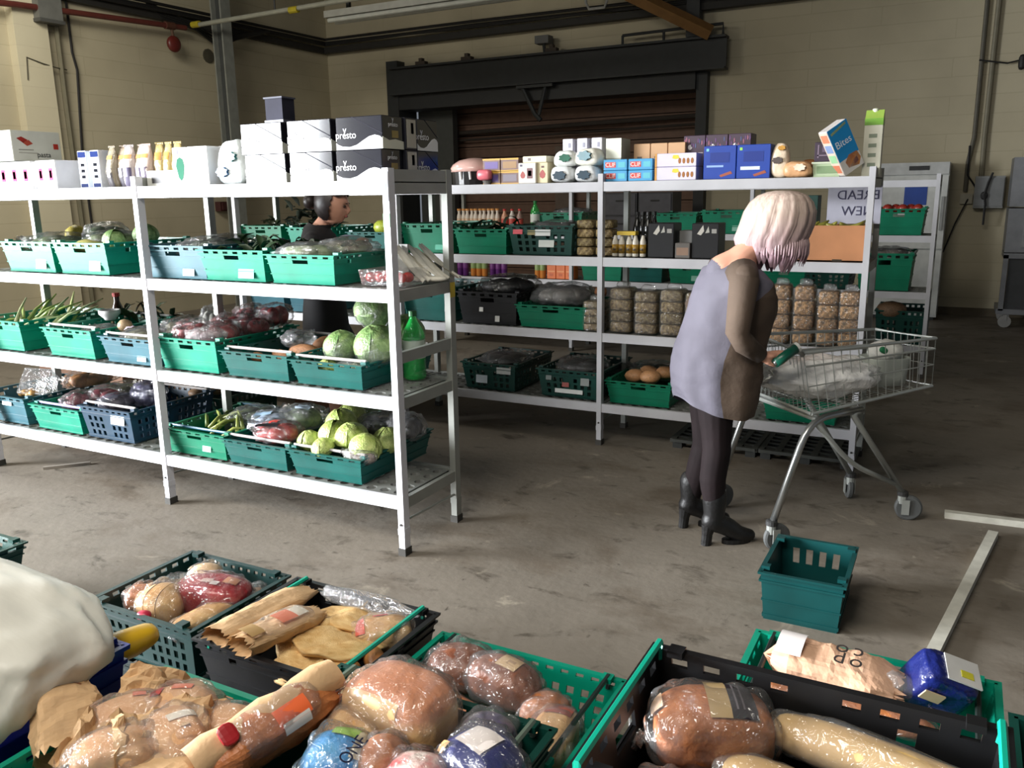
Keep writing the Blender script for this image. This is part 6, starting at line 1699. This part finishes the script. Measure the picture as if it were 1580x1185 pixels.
# dark loaves crate
loaf('dark brown wrapped round loaf at the back left of the green crate', -1.14, 1.81, .295, .20, .15, .12, .1, CRUSTD, .20, (), e1=.8, e2=.8, seed=12, tails=(1,))
loaf('dark brown wrapped loaf with a cream label', -.985, 1.78, .315, .22, .13, .115, -.15, CRUSTD, .22, [(-.10, .42, -.35, .45, (206, 176, 136)), (.1, .3, -.1, .2, (170, 140, 110))], e1=.75, e2=.75, seed=13, tails=(-1,))
loaf('wrapped brown rolls right of the labelled dark loaf', -.84, 1.74, .285, .14, .12, .10, .3, CRUST, .28, (), e1=.85, e2=.85, seed=14, tails=(1,))
loaf('film-wrapped sandwich loaf at the right end of the green crate', -.785, 1.66, .285, .11, .18, .09, .1, CRUSTP, .30, [(-.6, .6, .35, .8, (150, 70, 50))], seed=15)
loaf('long orange-brown baguette under the dark loaves', -1.05, 1.66, .275, .34, .08, .07, -.25, CRUST, .1, (), e1=.7, e2=.9, seed=16)
# paper bags heap
paper('open brown paper bag slumped over the left corner of the heap', -1.70, 1.02, .45, .20, .15, .10, 2.5, KRAFT, (.3, -.35), True, 11)
paper('crumpled brown paper bag at the back of the heap', -1.59, 1.21, .415, .20, .13, .08, .9, KRAFT, (0, .1), False, 12, [(-.1, .1, -.3, .2, (206, 110, 60))])
LOAFP = mat((222, 180, 136), rough=.5, rgb2=(196, 142, 96), scale=8, bump=.4)
for k, (x, y, z, r_, lab, pt) in enumerate(((-1.51, 1.17, .435, .5, 'film-wrapped pale loaf with an orange sticker, back of heap', [(-.2, .3, .2, .6, (220, 110, 64)), (-.7, -.4, -.1, .4, (176, 50, 50))]), (-1.43, 1.09, .445, -.4, 'film-wrapped pale loaf with a white label, centre of heap', [(-.1, .15, -.2, .8, (224, 216, 204))]), (-1.59, 1.09, .435, .9, 'film-wrapped pale roll bag at the left of the heap', [(.2, .5, .2, .6, (210, 100, 60))]), (-1.49, .99, .445, .7, 'film-wrapped pale loaf at the front of the heap', [(-.1, .2, -.1, .7, (206, 170, 120))]), (-1.37, 1.19, .415, .2, 'film-wrapped roll at the right back of the heap', []))):
    loaf(lab, x, y, z, .18, .115, .095, r_, LOAFP, .30, pt, e1=.75, e2=.7, seed=20 + k, tails=(-1, 1) if k in (1, 3) else (1,))
paper('flattened brown paper bag at the front right of the heap', -1.38, .99, .435, .20, .12, .06, 1.3, KRAFT, (0, -.1), False, 15)
t = paper('brown paper bag with a red mark and clear front over a long loaf', -1.235, 1.185, .475, .33, .11, .11, 1.30, CRUST, (.5, -.14), False, 17, [(-.02, .22, -.36, .02, (226, 100, 50)), (.0, .2, -.46, -.30, (224, 214, 204))], win=.22)
put('bag_paper', MB().loft([[(-.18 + .36 * i / 8, .022 + .040 * math.cos(a) + .006 * math.sin(i * 2.2), .018 + .048 * math.sin(a) * (.75 + .25 * math.sin(i * 2.3 + k))) for a in [PI * (.05 + .9 * k / 8) for k in range(9)]] for i in range(9)], 0, False, False), KRAFT, t, smooth=True)
put('red_mark', MB().sell(.020, .024, .006, .7, .7, 12, 6), plain((160, 30, 36), .4), t, (-.10, .015, .066), (.2, 0, 0))
for k, (x, y, z, r_, tl, lab) in enumerate(((-1.61, 1.17, .475, .4, (.5, .2), 'crumpled brown paper flap at the back left of the heap'), (-1.46, 1.03, .485, -.6, (-.3, .3), 'crumpled brown paper flap between the two front wrapped loaves'), (-1.56, 1.0, .47, 1.9, (.4, -.2), 'crumpled brown paper flap beside the slumped open bag'), (-1.40, 1.16, .47, .9, (.2, .5), 'crumpled brown paper flap at the right of the heap'))):
    mb = MB(); nn = 12; vs = []
    for i in range(nn):
        for j in range(nn):
            p = Vector((i / (nn - 1) - .5, j / (nn - 1) - .5, 0))
            e = 1 + .2 * noise.noise(Vector((p.x * 5, p.y * 5, k)))
            vs.append((p.x * .15 * e, p.y * .11 * e, .03 * noise.noise(Vector((p.x * 4, p.y * 4, k * 3))) + .03 * abs(noise.noise(Vector((p.x * 7, p.y * 5, k * 5)))) - .10 * p.x * p.x))
    q = [(i * nn + j, (i + 1) * nn + j, (i + 1) * nn + j + 1, i * nn + j + 1) for i in range(nn - 1) for j in range(nn - 1)]
    mb.add(vs, q); mb.add([(a, b, c - .002) for a, b, c in vs], [f_[::-1] for f_ in q])
    tag(put('paper_sheet', mb, KRAFT, None, (x, y, z), (tl[0], tl[1], r_)), lab, 'paper')
# middle crate
loaf('very large wrapped farmhouse loaf in the middle of the foreground', -1.04, 1.385, .447, .265, .175, .165, -.08, crust((208, 140, 98), (226, 182, 120), .028, .058, (182, 116, 80)), .20, [(-.78, .45, -1.0, -.80, (206, 166, 116), 1.02)], e1=.55, e2=.55, seed=30, tails=(-1,))
NAVYB = mat((24, 34, 100), rough=.3, var=.12, scale=8, bump=.5, bscale=20, coat=.4)
t = loaf('navy blue printed bread bag standing at the bottom centre', -.775, 1.30, .435, .18, .14, .14, -.35, NAVYB, .12, [(-.5, .35, -.45, .45, (206, 196, 190)), (-.8, -.5, -.9, -.6, (206, 160, 110))], e1=.6, e2=.6, seed=31, tails=(1,))
text(t, 'SUPER', .045, plain((224, 224, 230)), (-.01, -.088, .01), (1.35, 0, 0))
loaf('small blue and clear pack beside the big loaf', -.835, 1.43, .425, .13, .10, .08, .1, mat((60, 70, 130), rough=.3, rgb2=(120, 100, 100), scale=10, coat=.4), .3, (), e1=.8, e2=.8, seed=32)
loaf('red and white printed bread bag at the bottom edge', -.875, 1.21, .43, .14, .12, .12, .2, mat((206, 40, 44), rough=.3, rgb2=(226, 214, 206), scale=22, bump=.5, coat=.4), .1, (), e1=.7, e2=.7, seed=33)
loaf('round brown bun in clear film at the bottom edge', -.97, 1.225, .44, .12, .12, .11, .2, CRUST, .25, (), e1=.95, e2=.95, seed=34)
t = loaf('blue and green printed bread bag at the bottom edge', -1.06, 1.19, .43, .15, .13, .12, .3, mat((40, 110, 180), rough=.3, rgb2=(90, 160, 200), scale=9, bump=.5, coat=.4), .12, [(-.2, .5, .2, .9, (150, 190, 90)), (.5, .8, -.6, .8, (206, 196, 170))], e1=.7, e2=.7, seed=35)
text(t, 'ONE', .04, plain((24, 30, 60)), (.05, -.03, .073), (.3, 0, 1.4))
loaf('pale wrapped loaf behind the blue and green bag', -1.10, 1.30, .42, .16, .13, .11, .6, CRUSTP, .25, (), e1=.8, e2=.8, seed=36)
# tall black crate
t = loaf('brown wrapped loaf with a black and cream label, tall black crate', -.325, 1.37, .635, .215, .135, .125, .42, CRUST, .20, [(-.12, .22, -.78, .75, (176, 150, 106)), (.22, .62, -.78, .80, (34, 28, 36)), (.30, .33, -.55, .55, (110, 104, 110), 1.07), (.40, .43, -.55, .55, (96, 90, 96), 1.07), (-.98, -.80, -.2, .55, (214, 180, 150))], e1=.55, e2=.6, seed=40, tails=(-1,))
BAG = mat((206, 176, 116), rough=.5, rgb2=(184, 146, 88), scale=5, bump=.2)
for k, (x, y, z, r_, lab) in enumerate(((-.01, 1.37, .65, -.20, 'long pale wrapped baguette, topmost in the tall black crate'), (-.07, 1.27, .615, -.18, 'long pale wrapped baguette, middle in the tall black crate'), (.05, 1.19, .59, -.30, 'long pale wrapped baguette, nearest in the tall black crate'))):
    loaf(lab, x, y, z, .44, .085, .075, r_, BAG, .28, (), e1=.5, e2=.9, seed=41 + k, name='baguette', tails=(1,))
loaf('brown wrapped roll at the left of the tall black crate', -.37, 1.21, .565, .14, .13, .10, .5, CRUST, .25, (), e1=.8, e2=.8, seed=45)
loaf('pale wrapped loaf at the bottom of the tall black crate', -.23, 1.22, .565, .18, .12, .10, .1, mat((196, 140, 92), rough=.5, rgb2=(166, 110, 66), scale=8), .25, (), e1=.8, e2=.8, seed=46, tails=(-1,))
film_bag('crumpled clear film at the front left of the tall black crate', -.40, 1.13, .55, (.10, .14, .09), (150, 120, 70), None, .35, 0, 69)
# crate behind
t = paper('pink-brown paper loaf bag with black lettering, crate at the right', -.20, 2.13, .375, .33, .14, .11, -.06, KRAFTP, (.25, 0), False, 21, [(-.42, -.22, -.30, .44, (226, 220, 218))])
BK = plain((40, 34, 32), .6)
for s_, x, y in (('c', .06, .01), ('o', .02, .01), ('o', .06, -.03), ('p', .02, -.03)):
    text(t, s_, .062, BK, (x - .0, y, .0725), (0.05, 0, PI))
loaf('thin baguette under the pink-brown paper bag', -.15, 2.05, .325, .40, .07, .06, -.05, CRUST, .15, (), e1=.6, e2=.9, seed=50)
t = thing('bread_bag', 'navy blue bread pack with a white top standing in the right crate', 'bread', (.04, 2.16, .385), (rad(24), rad(20), rad(20)))
put('pack_body', lump(('pk',), lambda p: Vector((sp(p.x, .38) * .07, sp(p.y, .38) * .055, sp(p.z, .38) * .08)) * (1 + .05 * noise.noise(p * 4)), 4), NAVYB, t)
put('white_panel', MB().box((0, 0, 0), (.085, .075, .004)), plain((206, 206, 204), .35), t, (.022, 0, .081))
put('yellow_print', MB().box((0, 0, 0), (.03, .02, .002)), plain((206, 200, 60), .4), t, (.03, -.01, .0842))
put('cream_print', MB().box((0, 0, 0), (.05, .004, .035)), plain((196, 176, 140), .4), t, (-.03, -.058, .02), (.1, 0, 0))
for k in range(2): put('white_print', MB().box((0, 0, 0), (.07, .003, .008)), plain((210, 210, 220), .4), t, (.025, -.0565, -.025 - .02 * k), (.1, 0, 0))
put('film_tail', MB().sell(.05, .03, .04, .8, .8, 12, 8, (-.07, -.02, -.03), 0, lambda p: p * (1 + .3 * noise.noise(p * 50))), film(.4), t, smooth=True)
film_bag('clear bag of rolls in the corner crate at the right', .45, 1.5, .54, (.4, .3, .09), (130, 104, 70), None, .25, 0, 70)
# white sack over the blue crate
def sack(p):
    n = .10 * noise.noise(p * 1.6 + Vector((4, 0, 0))) - .08 * abs(noise.noise(Vector((p.x * 1.3 + p.y * 2.4, p.y * 1.1 - p.x * .6, p.z * 1.5)))) + .02 * abs(noise.noise(p * 4.5)) + .008 * noise.noise(p * 9)
    n -= .07 * abs(noise.noise(Vector((p.x * 1.2 + p.y * 4.5, p.y * 1.5 - p.x * 2.0 + 3, p.z * 2)))) 
    q = Vector((sp(p.x, .75) * .37, sp(p.y, .75) * .27, sp(p.z, .8) * .13)) * (1 + n)
    if p.x > .2 and p.y < -.2: q.z -= .16 * (p.x - .2) * (-p.y - .2)
    return q
tag(put('plastic_sack', lump(('sack',), sack, 5), mat((208, 206, 196), rough=.42, var=.04, scale=3, bump=.22, bscale=5, spec=.6, stretch=(1, 2.5, 1)), None, (-2.10, 1.02, .555), (0, .10, .10)), 'big white plastic sack heaped on the royal blue crate', 'sack')
tag(put('yellow_bag', MB().sell(.12, .042, .038, .7, .8, 20, 12, (0, 0, 0), 0, lambda p: p * (1 + .08 * noise.noise(p * 20))), mat((206, 164, 30), rough=.4, var=.1, coat=.3), None, (-1.895, 1.29, .44), (0, 0, 1.35), smooth=True), 'yellow bag end poking out from under the white sack', 'bag')
carton('brown cardboard piece on the floor between blue crate and flatbread crate', -1.72, 1.42, 0, .12, .10, .26, (150, 116, 84), rough=.8)
